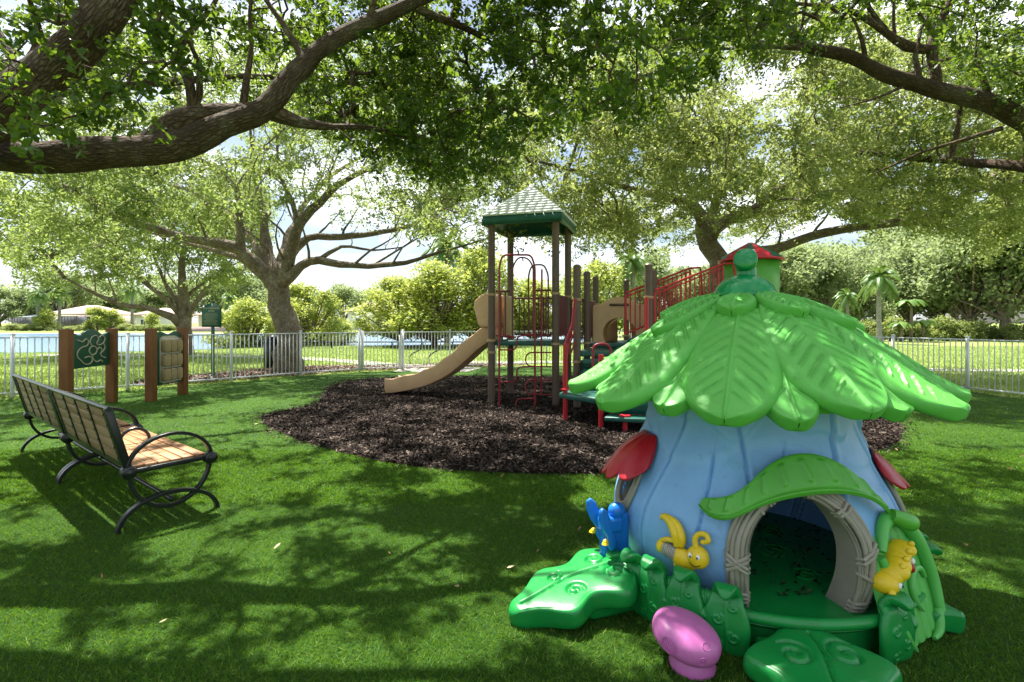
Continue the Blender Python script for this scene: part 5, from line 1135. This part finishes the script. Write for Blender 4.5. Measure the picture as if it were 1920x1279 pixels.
# door frame of bundled reeds
def doorpath(off, n=46):
    w_ = DW + off; o = []
    for z in np.linspace(.14, .42, 14): o.append((DT - w_ / .72 / R(1), z))
    for a in np.linspace(180, 0, n)[1:-1]: o.append((DT + w_ * math.cos(R(a)) / .72 / R(1), .42 + (.275 + off) * math.sin(R(a))))
    for z in np.linspace(.42, .14, 14): o.append((DT + w_ / .72 / R(1), z))
    return o
mb = MB()
for kq, off in enumerate((-.004, .014, .032, .050, .068)):
    mb.tube([S(t, z, .016 + .008 * math.sin(kq * 2 + z * 9) + (.012 if kq in (1, 2, 3) else 0)) for t, z in doorpath(off)], .0125, 8)
mb.grid(np.array([[S(t, z, o) for o in (.03, -.02, -.07, -.11)] for t, z in doorpath(-.012)]))
mb.grid(np.array([[S(t, z, o) for o in (-.11, -.02, .02)] for t, z in doorpath(.03)]))
frm = mb.build('door_frame', M['frame_grey'], PH, angle=60)
pi_, po_ = doorpath(-.014), doorpath(.078)
for i, sk, n_ in ((2, 0, 3), (9, 3, 2), (12, -3, 2), (27, 0, 2), (24, 1, 1), (38, 0, 2), (46, 1, 2), (58, -3, 2), (61, 3, 1), (68, 0, 3)):
    mb = MB()
    for q in range(n_):
        a = pi_[min(len(pi_) - 1, i + q)]; b = po_[min(len(po_) - 1, max(0, i + q + sk))]
        mid = ((a[0] + b[0]) / 2, (a[1] + b[1]) / 2); mb.tube([S(*a, .004), S(a[0] * .8 + mid[0] * .2, a[1] * .8 + mid[1] * .2, .036), S(*mid, .046), S(b[0] * .8 + mid[0] * .2, b[1] * .8 + mid[1] * .2, .036), S(*b, .004)], .0095, 7)
    mb.build('binding', M['frame_grey'], frm)
mb = MB()
for t, z in (pi_[1], pi_[-2], pi_[44]):
    d = 2.6 if t < DT else -2.6; mb.lathe([(.001, 0), (.010, .0), (.012, .004), (.001, .006)], S(t + (-d if False else -d), z, .042), 10, cap=False)
mb.build('screw', M['brown_post'], frm)
# floor, base ring
mb = MB(); mb.lathe([(.001, .158), (.3, .157), (.60, .155), (.80, .150), (.83, .155), (.835, .13), (.80, .10), (.80, 0.004)], CC, 72, cap=False); base = mb.build('base', M['deep_green'], PH)
mb = MB()
for cx, cy, r0 in ((-.15, -.25, .09), (.12, -.1, .11), (-.2, .1, .1), (.15, -.38, .08), (.25, .2, .1), (-.05, .35, .1)):
    mb.tube([CC + V(cx + r0 * (1 - q / 30) * math.cos(q * .42), cy + r0 * (1 - q / 30) * math.sin(q * .42), .160) for q in range(26)], .0045, 5)
mb.build('swirl_relief', M['deep_green'], base)
mb = MB(); mb.tube([CC + er(t) * .835 + V(0, 0, .165) for t in np.linspace(243, 293, 24)], .026, 12); mb.build('door_sill', M['deep_green'], base)
mb = MB(); mb.tube([CC + er(t) * .845 + V(0, 0, .19) for t in np.linspace(299, 599 - 60 + 0, 60)], .02, 8); mb.build('hoop', M['deep_green'], base)

def spiral(c, r0, turns, ang0, n=50, sgn=1): return [(c[0] + r0 * (1 - .85 * q / n) * math.cos(ang0 + sgn * turns * 6.283 * q / n), c[1] + r0 * (1 - .85 * q / n) * math.sin(ang0 + sgn * turns * 6.283 * q / n)) for q in range(n)]
def leafsolid(Cf, Uf, Nf, wf, th, relief=None, ns=80, nt=40, curv=0.0, L=1.0, edge=6, thf=None, flatbottom=None):
    s = np.linspace(0, 1, ns); t = np.sin(np.linspace(-math.pi / 2, math.pi / 2, nt)); top = np.zeros((ns, nt, 3)); bot = np.zeros((ns, nt, 3)); TT = np.abs(t)
    prof = np.maximum(0, 1 - TT ** edge) ** .5
    for i, q in enumerate(s):
        c, U, Nn, w_ = Cf(q), Uf(q), Nf(q), wf(q); tk = th * min(1, (w_ / (max(wf(.5), 1e-4) * .35)) ** .5) * (thf(q) if thf else 1)
        rl = relief(q, t, w_) if relief is not None else 0
        mid = c + np.outer(t * w_, U) - np.outer(curv * (t * w_) ** 2, Nn)
        top[i] = mid + np.outer(prof * (tk / 2 + rl * np.clip((1 - TT) * 8, 0, 1)), Nn); b = mid - np.outer(prof * tk / 2, Nn)
        if flatbottom is not None: b[:, 2] = np.minimum(b[:, 2], flatbottom); 
        bot[i] = b
    mb = MB(); mb.fastgrid(top); mb.fastgrid(bot[:, ::-1]); mb.fastgrid(np.stack([bot[:, 0], top[:, 0]], 1)); mb.fastgrid(np.stack([top[:, -1], bot[:, -1]], 1)); return mb
def veins(L, sp, slope=1.0, depth=.007, wd=.006, raised=.011):
    def f(s, t, w_):
        x = np.abs(t) * w_; q = s * L - x * slope; ph = q / sp; d = np.abs(ph - np.round(ph)) * sp
        m = np.clip((np.abs(t) - .06) * 14, 0, 1) * np.clip((.80 - np.abs(t)) * 9, 0, 1) * min(1, max(0, (s - .08) * 12)) * min(1, max(0, (.93 - s) * 12))
        sgn = (ph - np.round(ph)) * sp
        return raised * 1.1 * np.exp(-(x / .008) ** 2) + m * (raised * np.exp(-((sgn - .008) / .0055) ** 2) - depth * np.exp(-((sgn + .004) / wd) ** 2)) - .004 * np.clip(1 - np.abs(t) / .85, 0, 1) ** .3
    return f
rr_ = [0, .17, .30, .40, .56, .74, .90, 1.02, 1.12]; rz_ = [1.60, 1.585, 1.545, 1.495, 1.40, 1.275, 1.15, 1.075, 1.05]
_a = np.linspace(0, 1.12, 160); _b = np.interp(_a, rr_, rz_)
for _ in range(30): _b[1:-1] = (_b[:-2] + 2 * _b[1:-1] + _b[2:]) / 4
zr = lambda r: float(np.interp(r, _a, _b))
def roofleaf(t, r0, r1, W, lift, th=.075, tipdz=0, name='roof_leaf', sp=.080, shape=(.70, .52), tilt=0.0, twist=0):
    L = (r1 - r0) * 1.25
    e = er(t); U0 = et(t)
    def rr(s): return r0 + (r1 - r0) * s
    def Cf(s): r = rr(s); return CC + e * r + U0 * (twist * s * s) + V(0, 0, zr(min(r, 1.12)) + lift + tipdz * s ** 3 + tilt * s)
    def Nf(s): a, b = Cf(max(0, s - .02)), Cf(min(1, s + .02)); T = nrm(b - a); n = np.cross(T, U0); return n if n[2] > 0 else -n
    def wf(s):
        a, b = shape; x = (s / a) if s < a else (1 - (s - a) / (1 - a)); 
        return max(.002, W * (math.sin(math.pi / 2 * min(1, x)) ** (b if s > a else .8)))
    mb = leafsolid(Cf, lambda s: U0, Nf, wf, th, veins(L, sp), *((210, 96) if 170 < t < 350 else (90, 40)), curv=.9, edge=12)
    return mb.build(name, M['leaf_green'], PH, angle=70)
mb = MB(); mb.lathe([(.001, 1.56)] + [(r, zr(r) - .055) for r in np.linspace(.1, .86, 14)] + [(.84, zr(.86) - .085), (.5, 1.33), (.001, 1.40)], CC, 60, cap=False); mb.build('roof_shell', M['leaf_green'], PH)
main = [(174, 1.06, .20), (206, 1.06, .212), (241, 1.02, .222), (275, .97, .222), (304, 1.04, .212), (331, 1.04, .20), (0, 1.08, .19), (35, 1.05, .2), (70, 1.05, .2), (105, 1.05, .2), (140, 1.05, .2)]
for i, (t, r1, W) in enumerate(main): roofleaf(t, .16, r1, W, .012 + .012 * (i % 2), tipdz=.015 if t in (174, 304, 331, 0) else -.02)
for i in range(len(main)):
    t0, t1 = main[i][0], main[(i + 1) % len(main)][0]; t1 += 360 if t1 < t0 else 0
    roofleaf((t0 + t1) / 2, .3, .92 + .02 * (i % 3), .13, -.05, name='under_leaf', sp=.3, shape=(.72, .42))
for i, (t, r1, W) in enumerate([(196, .62, .115), (180, .50, .10), (237, .43, .105), (282, .46, .115), (318, .56, .125), (345, .62, .12), (20, .55, .12), (60, .5, .12), (100, .5, .12), (140, .5, .12)]):
    roofleaf(t, .09, r1, W, .034 + .008 * (i % 2), th=.085, name='upper_leaf', sp=.05, shape=(.6, .5), tilt=.035)
# cap and stalk
mb = MB(); mb.lathe([(.176, 1.644), (.182, 1.652), (.176, 1.680), (.158, 1.720), (.127, 1.754), (.085, 1.777), (.05, 1.788), (.001, 1.79)], CC, 48, cap=False)
cap_ = mb.build('cap', M['cap_green'], PH, angle=60)
mb = MB(); top = CC + V(-.01, -.03, 1.87); p, r = resample([CC + V(.01, 0, 1.76), CC + V(.012, 0, 1.78), CC + V(.010, 0, 1.82), CC + V(.0, -.01, 1.85), top], [.064, .056, .055, .056, .052], .01)
mb.tube(p, r, 28); ax = nrm(V(-.35, -.75, .28)); zz_ = ax; xx = nrm(np.cross(V(0, 0, 1), ax)); yy2 = np.cross(zz_, xx)
mb.lathe([(.001, -.075), (.035, -.072), (.058, -.05), (.066, -.01), (.066, .035), (.060, .045), (.001, .047)], top + V(0, 0, .0), 32, np.stack([xx, yy2, zz_], 1), cap=False); mb.build('stalk', M['cap_green'], cap_, angle=60)
# awning leaf over the door
def awn():
    ctr = []
    for qx, qy in ((1312, 945), (1345, 957), (1385, 945), (1420, 915), (1460, 895), (1510, 884), (1560, 886), (1605, 902), (1645, 932), (1688, 972)):
        z = .6; th0 = 260.
        for _ in range(12):
            r = float(Rb(z)) + .07; ts = np.linspace(215, 310, 400); ra = (CX + r * np.cos(R(1) * ts)) / (CY + r * np.sin(R(1) * ts)); th0 = float(ts[np.argmin(abs(ra - (qx - 960) / F))]); z = CAMZ - (qy - HZ) / F * (CY + r * math.sin(R(th0)))
        ctr.append((th0, z))
    ctr = np.array(ctr); sp_ = np.linspace(0, 1, len(ctr)); uq = np.linspace(0, 1, 200); tq = np.interp(uq, sp_, ctr[:, 0]); zq = np.interp(uq, sp_, ctr[:, 1])
    for _ in range(120): tq[1:-1] = (tq[:-2] + tq[2:]) / 2; zq[1:-1] = (zq[:-2] + zq[2:]) / 2
    def th_(s): return float(np.interp(s, uq, tq))
    def zc(s): return float(np.interp(s, uq, zq))
    def Cf(s): return S(th_(s), zc(s), .055 * min(1, math.sin(math.pi * (.05 + .92 * s)) * 1.6) + .025)
    def Uf(s): a = th_(s); k_ = math.cos(math.pi * s); return nrm(er(a) * .62 + V(0, 0, -1.0) + et(a) * -.35 * k_ * 1.2)
    def Nf(s): a, b = Cf(max(0, s - .02)), Cf(min(1, s + .02)); n = np.cross(nrm(b - a), Uf(s)); return n if n[2] > 0 or n @ er(th_(s)) > 0 else -n
    def wf(s): return max(.004, .098 * (math.sin(math.pi * min(.999, s * .93 + .035))) ** .62)
    def rel(s, t, w_):
        ph = s * 10.5 + .25 - t * .12; d = np.abs(ph - np.round(ph)); return .020 * np.exp(-(d / .12) ** 2) * np.clip((.62 - np.abs(t + .12)) * 7, 0, 1) + .016 * np.exp(-((t - .88) / .12) ** 2)
    return leafsolid(Cf, Uf, Nf, wf, .024, rel, 160, 40, edge=10), th_(1), zc(1)
aw, th_e, z_e = awn(); aw.build('door_awning', M['mid_green'], PH, angle=70)
mb = MB(); p, r = resample([S(th_e - 3, z_e + .02, .06), S(th_e, z_e, .075), S(th_e + 3, z_e - .02, .085), S(th_e + 6, z_e - .025, .07)], [.028, .036, .04, .032], .01); mb.tube(p, r, 20); mb.sphere(p[-1], r[-1], 10); mb.build('awning_tip', M['mid_green'], PH, angle=70)
# upright leaf pickets round the base
def picket(t, W=.092, H=.33, rb=.86, curl=1):
    e, U0 = er(t), et(t)
    pth = np.array([(rb + .02, .0), (rb + .03, .10), (rb + .015, .22), (rb - .005, H - .03), (rb + .02 * curl, H + .01), (rb + .055 * curl, H + .004), (rb + .075 * curl, H - .02)]); pp, _ = resample([V(a, b, 0) for a, b in pth], [0] * 7, .01); n_ = len(pp)
    def at(s): i = s * (n_ - 1); j = int(min(n_ - 2, i)); return pp[j] + (pp[j + 1] - pp[j]) * (i - j)
    def Cf(s): a = at(s); return CC + e * a[0] + V(0, 0, a[1])
    def Nf(s): a, b = at(max(0, s - .03)), at(min(1, s + .03)); T = nrm(e * (b[0] - a[0]) + V(0, 0, b[1] - a[1])); return np.cross(U0, T)
    def wf(s): return max(.003, W * (.84 + .16 * math.sin(math.pi * min(1, s * 1.6))) * (1 if s < .34 else max(0, 1 - ((s - .34) / .66) ** 2) ** .62))
    sw = [spiral((.035, .10), .026, 1.3, 2.2), spiral((-.035, .17), .026, 1.3, .8, sgn=-1), spiral((.03, .23), .02, 1.2, 2.2), spiral((-.035, .06), .022, 1.2, .8, sgn=-1)]; SW = np.array(sum(sw, []) + [(0.004 * math.sin(q * 20), q) for q in np.linspace(.03, .27, 60)])
    LL = .40
    def rel(s, tt, w_):
        x = tt * w_; d = np.min(np.hypot(x[:, None] - SW[None, :, 0], s * LL - SW[None, :, 1]), 1); return .006 * np.exp(-(d / .005) ** 2)
    return leafsolid(Cf, lambda s: U0, Nf, wf, .04, rel, 120, 70, curv=.6, edge=10).build('picket_leaf', M['deep_green'], PH, angle=70)
for t, h in ((199, .22), (207.5, .27), (216.5, .29), (228, .30), (240.5, .28), (289.5, .27), (334, .3), (345, .3), (0, .3), (15, .3), (30, .3), (45, .3), (60, .3), (90, .3), (105, .3), (120, .3)): picket(t, H=h, W=.102)
for t in (203, 212, 222.3, 234.5, 296): picket(t, H=.15, W=.08, rb=.825)
# ground leaves
def groundleaf(t, r0, r1, W, z0_, z1_, shift=0, name='ground_leaf', th=.12, dy=0):
    e, U0 = er(t), et(t); L = r1 - r0
    def Cf(s): r = r0 + L * s; return CC + e * r + U0 * dy * s + V(0, 0, z0_ + (z1_ - z0_) * s ** 1.3 - th / 2)
    def Nf(s): a, b = Cf(max(0, s - .02)), Cf(min(1, s + .02)); n = np.cross(nrm(b - a), U0); return n if n[2] > 0 else -n
    def wf(s):
        b = math.sin(math.pi * min(1, (s * .80 + .20))) ** .62; lob = 1 + .20 * math.cos(s * 2 * math.pi * 2.4 + 2.6); return max(.003, W * b * lob * (1 if s > .15 else .62 + .38 * (s / .15) ** .5))
    sw = spiral((.22 * L, W * .42), W * .33, 1.4, 2.6) + spiral((.26 * L, -W * .40), W * .30, 1.4, -2.6, sgn=-1) + spiral((.55 * L, W * .42), W * .24, 1.3, 2.6) + spiral((.60 * L, -W * .34), W * .21, 1.3, -2.6, sgn=-1)
    sw += [(q, W * .06 * math.sin(q / L * 9)) for q in np.linspace(.05 * L, .9 * L, 90)]; SW = np.array(sw)
    def rel(s, tt, w_):
        x = tt * w_; d = np.min(np.hypot(x[:, None] - SW[None, :, 1], s * L - SW[None, :, 0]), 1); return -.016 * np.exp(-(d / .0075) ** 2) - .012 * np.abs(tt) ** 2
    o = leafsolid(Cf, lambda s: U0, Nf, wf, th, rel, 170, 96, curv=.15, edge=16).build(name, M['deep_green'], PH, angle=70)
    return o
groundleaf(201.0, .80, 1.53, .215, .235, .095, dy=.02)
groundleaf(262, .83, 1.50, .26, .15, .09)
groundleaf(318, .70, 1.0, .09, .14, .12, th=.10)
groundleaf(75, .80, 1.35, .21, .2, .09)
mb = MB(); e, U0 = er(201), et(201)
mb.prism([(-.12, 0), (.15, 0), (.15, .33), (.05, .42), (-.1, .40)], CC + e * .80 + V(0, 0, .07), U0, e, V(0, 0, 1), .13); mb.build('leaf_plinth', M['deep_green'], PH, smooth=False, bevel=.02)
e, U0 = er(262), et(262); mb = MB(); mb.prism([(-.2, 0), (.2, 0), (.16, .45), (-.16, .45)], CC + e * .80 + V(0, 0, .04), U0, e, V(0, 0, 1), .08); mb.build('leaf_plinth', M['deep_green'], PH, smooth=False, bevel=.02)
# windows with red hoods
for wt, wz, ww, wh in WINS:
    mb = MB(); pr = lambda a, k_, o: S(wt + math.degrees(ww * k_ * math.cos(a) / .72), wz + wh * k_ * math.sin(a), o)
    for kk, rr2 in ((1.02, .014), (1.16, .012), (1.3, .012)): mb.tube([pr(a, kk, .012) for a in np.linspace(0, 2 * math.pi, 41)[:-1]], rr2, 8, closed=True)
    mb.grid(np.array([[pr(a, .98, .01), pr(a, .98, -.05)] for a in np.linspace(0, 2 * math.pi, 41)])); win = mb.build('window_frame', M['frame_grey'], PH, angle=60)
    mb = MB(); U_ = np.linspace(-1, 1, 45); V__ = np.linspace(0, 1, 22); g = []
    for vv in V__:
        row = []
        for uu in U_:
            sc_l = .88 + .24 * abs(math.sin(uu * math.pi * 2)) ** .6 ; z = (.845 if wt < 270 else .80) - (.215 if wt < 270 else .15) * vv * sc_l * (1 - .12 * uu * uu); off = .012 + (.13 if wt < 270 else .045) * math.sin(math.pi * .62 * vv ** .8) * (max(0, 1 - uu * uu) ** .6) + .010 * abs(math.sin(uu * math.pi * 2)) ** .5 * vv + .02 * vv ** 6
            row.append(S(wt + 13.5 * uu * (.55 + .45 * vv ** .5), z, off))
        g.append(row)
    mb.grid(np.array(g)); o = mb.build('window_hood', M['red_plastic'], PH, angle=70); s_ = o.modifiers.new('shell', 'SOLIDIFY'); s_.thickness = .014
# firefly figure
def loc_frame(t0, z0_, r_off=.0):
    def f(a, b, o=0): return S(t0 + math.degrees(a / .745), z0_ + b, o + r_off)
    return f
bf = loc_frame(225.0, .385); NB = er(225); FR_ = np.stack([et(225), V(0, 0, 1), NB], 1); k = .00262
def pxl(x, y, o=.03): return bf((x - 1283) * k, (1020 - y) * k, o)
def rot2(deg): c, s_ = math.cos(R(deg)), math.sin(R(deg)); return FR_ @ np.array([[c, -s_, 0], [s_, c, 0], [0, 0, 1]])
mb = MB(); mb.sphere(pxl(1285, 1040), (.072, .050, .035), 14, rot2(-10)); mb.sphere(pxl(1312, 1026, .04), (.053, .055, .045), 16, FR_); mb.sphere(pxl(1240, 1031), (.026, .034, .028), 12, rot2(-8))
for q in range(4): mb.sphere(pxl(1270 + q * 9, 1059 - abs(q - 1.5) * 1.5, .035), (.015, .022, .018), 8, FR_)
p, r = resample([pxl(1273, 1020), pxl(1270, 998), pxl(1258, 980), pxl(1243, 974), pxl(1236, 980)], [.02, .034, .030, .022, .010], .008); mb.tube(p, r * .8, 14)
p, r = resample([pxl(1281, 1018), pxl(1281, 1000), pxl(1270, 980), pxl(1252, 971)], [.018, .028, .024, .012], .008); mb.tube(p, r * .8, 14)
p, r = resample([pxl(1240, 1020), pxl(1255, 1013), pxl(1275, 1012)], [.010, .014, .012], .008); mb.tube(p, r, 10)
p, r = resample([pxl(1309, 1010, .04), pxl(1307, 994, .04), pxl(1314, 984, .04), pxl(1325, 984, .04), pxl(1328, 993, .04), pxl(1320, 997, .04)], [.016, .014, .013, .014, .013, .010], .006); mb.tube(p, r, 12); mb.sphere(p[-1], .013, 8)
bee = mb.build('firefly_figure', M['yellow'], PH, angle=70)
mb = MB(); 
for q in range(7): mb.sphere(pxl(1248 + q * 3.7, 1032.5 + q * .5, .03), (.009, .038 - abs(q - 4) * .0008, .034), 10, rot2(-8))
mb.build('striped_tail', M['bee_grey'], bee)
mb = MB(); [mb.sphere(pxl(x, 1020, .082), (.009, .013, .006), 8, FR_) for x in (1304, 1317)]; ey = mb.build('eyes', M['eye_white'], bee)
mb = MB(); [mb.sphere(pxl(x, 1021, .088), (.004, .006, .003), 6, FR_) for x in (1305, 1316)]; mb.tube([pxl(1311 + 9 * math.cos(a), 1032 - 6 * math.sin(a) , .086 - .006 * abs(math.cos(a))) for a in np.linspace(math.pi * 1.1, math.pi * 1.9, 9)], .0018, 5); mb.build('face_lines', M['black'], bee)
# blue butterfly
bt = 195.0; e, U0 = er(bt), et(bt); FB = np.stack([U0, V(0, 0, 1), e], 1)
def bp(a, z, o): return CC + er(bt) * (.79 + o) + U0 * a + V(0, 0, z - .045)
mb = MB(); mb.box(bp(0, .30, .115), (.07, .22, .085), M=np.stack([U0, k3, e], 1)); mb.box(bp(0, .42, .10), (.085, .09, .13), M=np.stack([U0, k3, e], 1)); mb.box(bp(.0, .35, .04), (.05, .26, .10), M=np.stack([U0, k3, e], 1))
bfl = mb.build('butterfly_figure', M['blue'], PH, smooth=True, bevel=.022, seg=4, angle=60)
mb = MB(); mb.sphere(bp(0, .49, .06), (.04, .045, .05), 12, FB); mb.build('head', M['blue'], bfl)
for sg in (-1, 1):
    w_pts = [(0, 0), (.03, .05), (.05, .12), (.045, .18), (.02, .20), (-.01, .17), (-.03, .10), (-.03, .03), (-.05, -.02), (-.045, -.08), (-.01, -.09), (.01, -.04)]
    mb = MB(); a0 = bp(sg * .075, .375, .15); mb.prism([(x * .95, y * .85) for x, y in w_pts], a0, nrm(e * .9 + U0 * sg * .3), nrm(k3 + e * .1), nrm(U0 * sg * .95 - e * .3), .028); wg = mb.build('wing', M['blue'], bfl, smooth=False, bevel=.009, seg=3)
    mb = MB(); mb.sphere(bp(sg * .08, .355, .165), .016, 10); mb.lathe([(.008, 0), (.02, .006), (.016, .014)], bp(sg * .085, .34, .17), 10); mb.build('knob', M['yellow'], wg)
for a in (-.045, .045): mb = MB(); mb.lathe([(.02, -.01), (.022, 0), (.02, .028), (.013, .04), (.001, .042)], bp(a, .205, .12), 12, cap=False); mb.build('knob', M['yellow'], bfl)
# speaker vent
mb = MB(); vt = 294.5; pr = lambda a, r, o: S(vt + math.degrees(r * .8 * math.cos(a) / .75), .475 + r * 1.15 * math.sin(a), o); mb.tube([pr(a, .036, .004) for a in np.linspace(0, 2 * math.pi, 31)[:-1]], .006, 8, closed=True); mb.tube([pr(a, .028, .003) for a in np.linspace(0, 2 * math.pi, 31)[:-1]], .004, 6, closed=True); vn = mb.build('vent_ring', M['body'], PH)
mb = MB(); [mb.sphere(pr(a, r, .004), .0038, 5) for r, n_ in ((.006, 4), (.014, 9), (.021, 13)) for a in np.linspace(0, 2 * math.pi, n_ + 1)[:-1]]; mb.build('vent_grille', M['eye_white'], vn)
# caterpillar figure
ct = loc_frame(294, .385); k2 = .00245
def cpx(x, y, o=.05): return ct((x - 1676) * k2 * 1.25, (1060 - y) * k2, o)
mb = MB(); NC = er(294); FC = np.stack([et(294), k3, NC], 1)
for q in range(6):
    f_ = q / 5; mb.sphere(cpx(1668 + 30 * f_, 1072 - 40 * f_, .055 + .012 * math.sin(q * 1.3)), (.040 - .003 * q, .052 - .003 * q, .060), 12, FC @ np.array([[.8, .6, 0], [-.6, .8, 0], [0, 0, 1]]))
mb.sphere(cpx(1657, 1085, .06), (.052, .050, .062), 14, FC); mb.sphere(cpx(1651, 1094, .115), (.016, .014, .016), 8)
for q in range(4): mb.sphere(cpx(1672 + 9 * q, 1052 - 11 * q, .10), .013, 6)
cat = mb.build('caterpillar_figure', M['yellow'], PH, angle=70)
mb = MB(); mb.sphere(cpx(1662, 1082, .118), (.012, .014, .008), 8, FC); mb.sphere(cpx(1700, 1052, .09), (.012, .016, .012), 8, FC); ey2 = mb.build('eye', M['eye_white'], cat)
mb = MB(); mb.sphere(cpx(1663, 1082, .126), (.005, .007, .004), 6, FC); mb.build('pupil', M['black'], cat); mb = MB(); mb.sphere(cpx(1694, 1062, .10), (.012, .02, .012), 8, FC); mb.build('cheek', M['red_plastic'], cat)
# pink mushroom seat
mc_ = V(.765, 2.25, 0); TM = np.array(Matrix.Rotation(R(14), 3, V(.35, .93, 0)).to_3x3()) if False else np.array(Matrix.Rotation(R(17), 3, Vector((.31, .95, 0))))
n_ = 40; pr_ = [(max(1e-4, abs(math.cos(a)) ** .75), math.copysign(abs(math.sin(a)) ** .8, math.sin(a))) for a in np.linspace(-math.pi / 2, math.pi / 2, n_)]
mb = MB(); mb.lathe([(r * .148, z * .072) for r, z in pr_], mc_ + V(0, 0, .125), 48, TM, cap=False); msh = mb.build('mushroom', M['pink'], PH)
mb = MB(); mb.lathe([(.095, .0), (.098, .02), (.088, .045), (.075, .09)], mc_ + V(.02, -.02, .0), 40); mb.build('mushroom_foot', M['pink'], msh, angle=60)
def mpt(az, el, o=0): d = V(math.cos(R(el)) * math.cos(R(az)), math.cos(R(el)) * math.sin(R(az)), math.sin(R(el))); ca, sa = math.cos(R(el)), math.sin(R(el)); p = V(math.cos(R(az)) * (abs(ca) ** .75) * (.148 + o), math.sin(R(az)) * (abs(ca) ** .75) * (.148 + o), math.copysign(abs(sa) ** .8, sa) * (.072 + o)); return mc_ + V(0, 0, .125) + TM @ p
mb = MB()
for rr2 in (13, 11): mb.tube([mpt(222 + rr2 * math.cos(a), -2 + rr2 * 1.5 * math.sin(a), .002) for a in np.linspace(0, 2 * math.pi, 25)[:-1]], .0022, 6, closed=True)
for a_ in range(-8, 9, 3):
    for b_ in range(-14, 15, 4):
        if (a_ / 9) ** 2 + (b_ / 14) ** 2 < 1: mb.sphere(mpt(222 + a_, -2 + b_, .001), .0028, 5)
mb.build('mushroom_spot', M['pink'], msh); mb = MB(); mb.tube([mpt(277 + 7 * (1 - q / 40) * math.cos(q * .3), -2 + 12 * (1 - q / 40) * math.sin(q * .3), .0015) for q in range(32)], .002, 6); mb.tube([mpt(285 + 9 * math.cos(a), 38 + 10 * math.sin(a), .001) for a in np.linspace(0, 2 * math.pi, 25)[:-1]], .002, 6, closed=True)
mb.build('mushroom_spot', M['pink'], msh)
# swung-open plank door
A_ = V(1.69, 2.25, .0); B_ = V(2.07, 2.47, .0); d = nrm(B_ - A_); Wd = float(np.linalg.norm(B_ - A_)); nd = V(d[1], -d[0], 0); k_ = nrm(V(0, 0, 1) - nd * .26)
us = np.linspace(0, 1, 70); vs_ = np.linspace(0, 1, 40); front = []; back = []
for vv in vs_:
    rf_, rb_ = [], []
    for uu in us:
        hgt = .30 + .27 * (max(0, 1 - ((uu - .5) / .5) ** 2) ** .55); z = .02 + vv * hgt; pl2 = uu * 6.2 + .25; g_ = abs(pl2 - round(pl2)); dep = .02 - .012 * math.exp(-(g_ / .13) ** 2)
        if uu < .01 or uu > .99 or vv > .99 or vv < .01: dep = .0
        rf_.append(A_ + d * uu * Wd + k_ * z + nd * dep); rb_.append(A_ + d * uu * Wd + k_ * z - nd * .02)
    front.append(rf_); back.append(rb_)
mb = MB(); F_, Bk = np.array(front), np.array(back); mb.grid(F_); mb.grid(Bk[:, ::-1]); 
for e1, e2 in ((F_[0], Bk[0]), (F_[-1], Bk[-1]), (F_[:, 0], Bk[:, 0]), (F_[:, -1], Bk[:, -1])): mb.grid(np.stack([e1, e2], 1))
dr = mb.build('door', M['door_green'], PH, angle=50)
def dq(a, b, o=.03): return A_ + d * a * Wd + k_ * b + nd * o
mb = MB(); p, r = resample([dq(.98, .12), dq(1.0, .28), dq(.9, .44), dq(.72, .54), dq(.5, .585), dq(.3, .56), dq(.14, .46)], [.022, .03, .036, .034, .036, .03, .02], .02); mb.tube(p, r, 14)
p, r = resample([dq(.10, .44), dq(.16, .34), dq(.06, .22), dq(.14, .12), dq(.30, .03)], [.018, .022, .026, .028, .008], .02); mb.tube(p, r, 14)
p, r = resample([dq(.95, .13), dq(.85, .05), dq(.7, .03)], [.024, .02, .01], .02); mb.tube(p, r, 12); mb.build('vine_border', M['door_green'], dr, angle=70)
mb = MB(); p, r = resample([dq(.86, .28), dq(.80, .325), dq(.66, .33), dq(.54, .28), dq(.54, .21), dq(.64, .155)], [.008, .015, .016, .016, .014, .006], .01); mb.tube(p, r, 12); mb.build('handle', M['door_green'], dr)
# dry leaves lying inside the house
n = 420; t_ = rng.uniform(0, 6.283, n); q_ = rng.random(n) ** .5 * .62; cx = CX + .08 + q_ * np.cos(t_) * .9; cy = CY + q_ * np.sin(t_)
a = rng.uniform(0, 6.3, n); l = (rng.uniform(.006, .022, n))[:, None]; uu_ = np.stack([np.cos(a), np.sin(a), rng.normal(0, .25, n)], 1); vv_ = np.stack([-np.sin(a), np.cos(a), rng.normal(0, .3, n)], 1); c_ = np.column_stack([cx, cy, np.full(n, .168)])
tag(rawmesh('leaf_litter', np.stack([c_ - uu_ * l, c_ - vv_ * l * .4, c_ + uu_ * l, c_ + vv_ * l * .5], 1), 4, chipmat('litter', [(0, (.008, .006, .005)), (.7, (.03, .02, .014)), (1, (.12, .08, .04))])), kind='stuff')
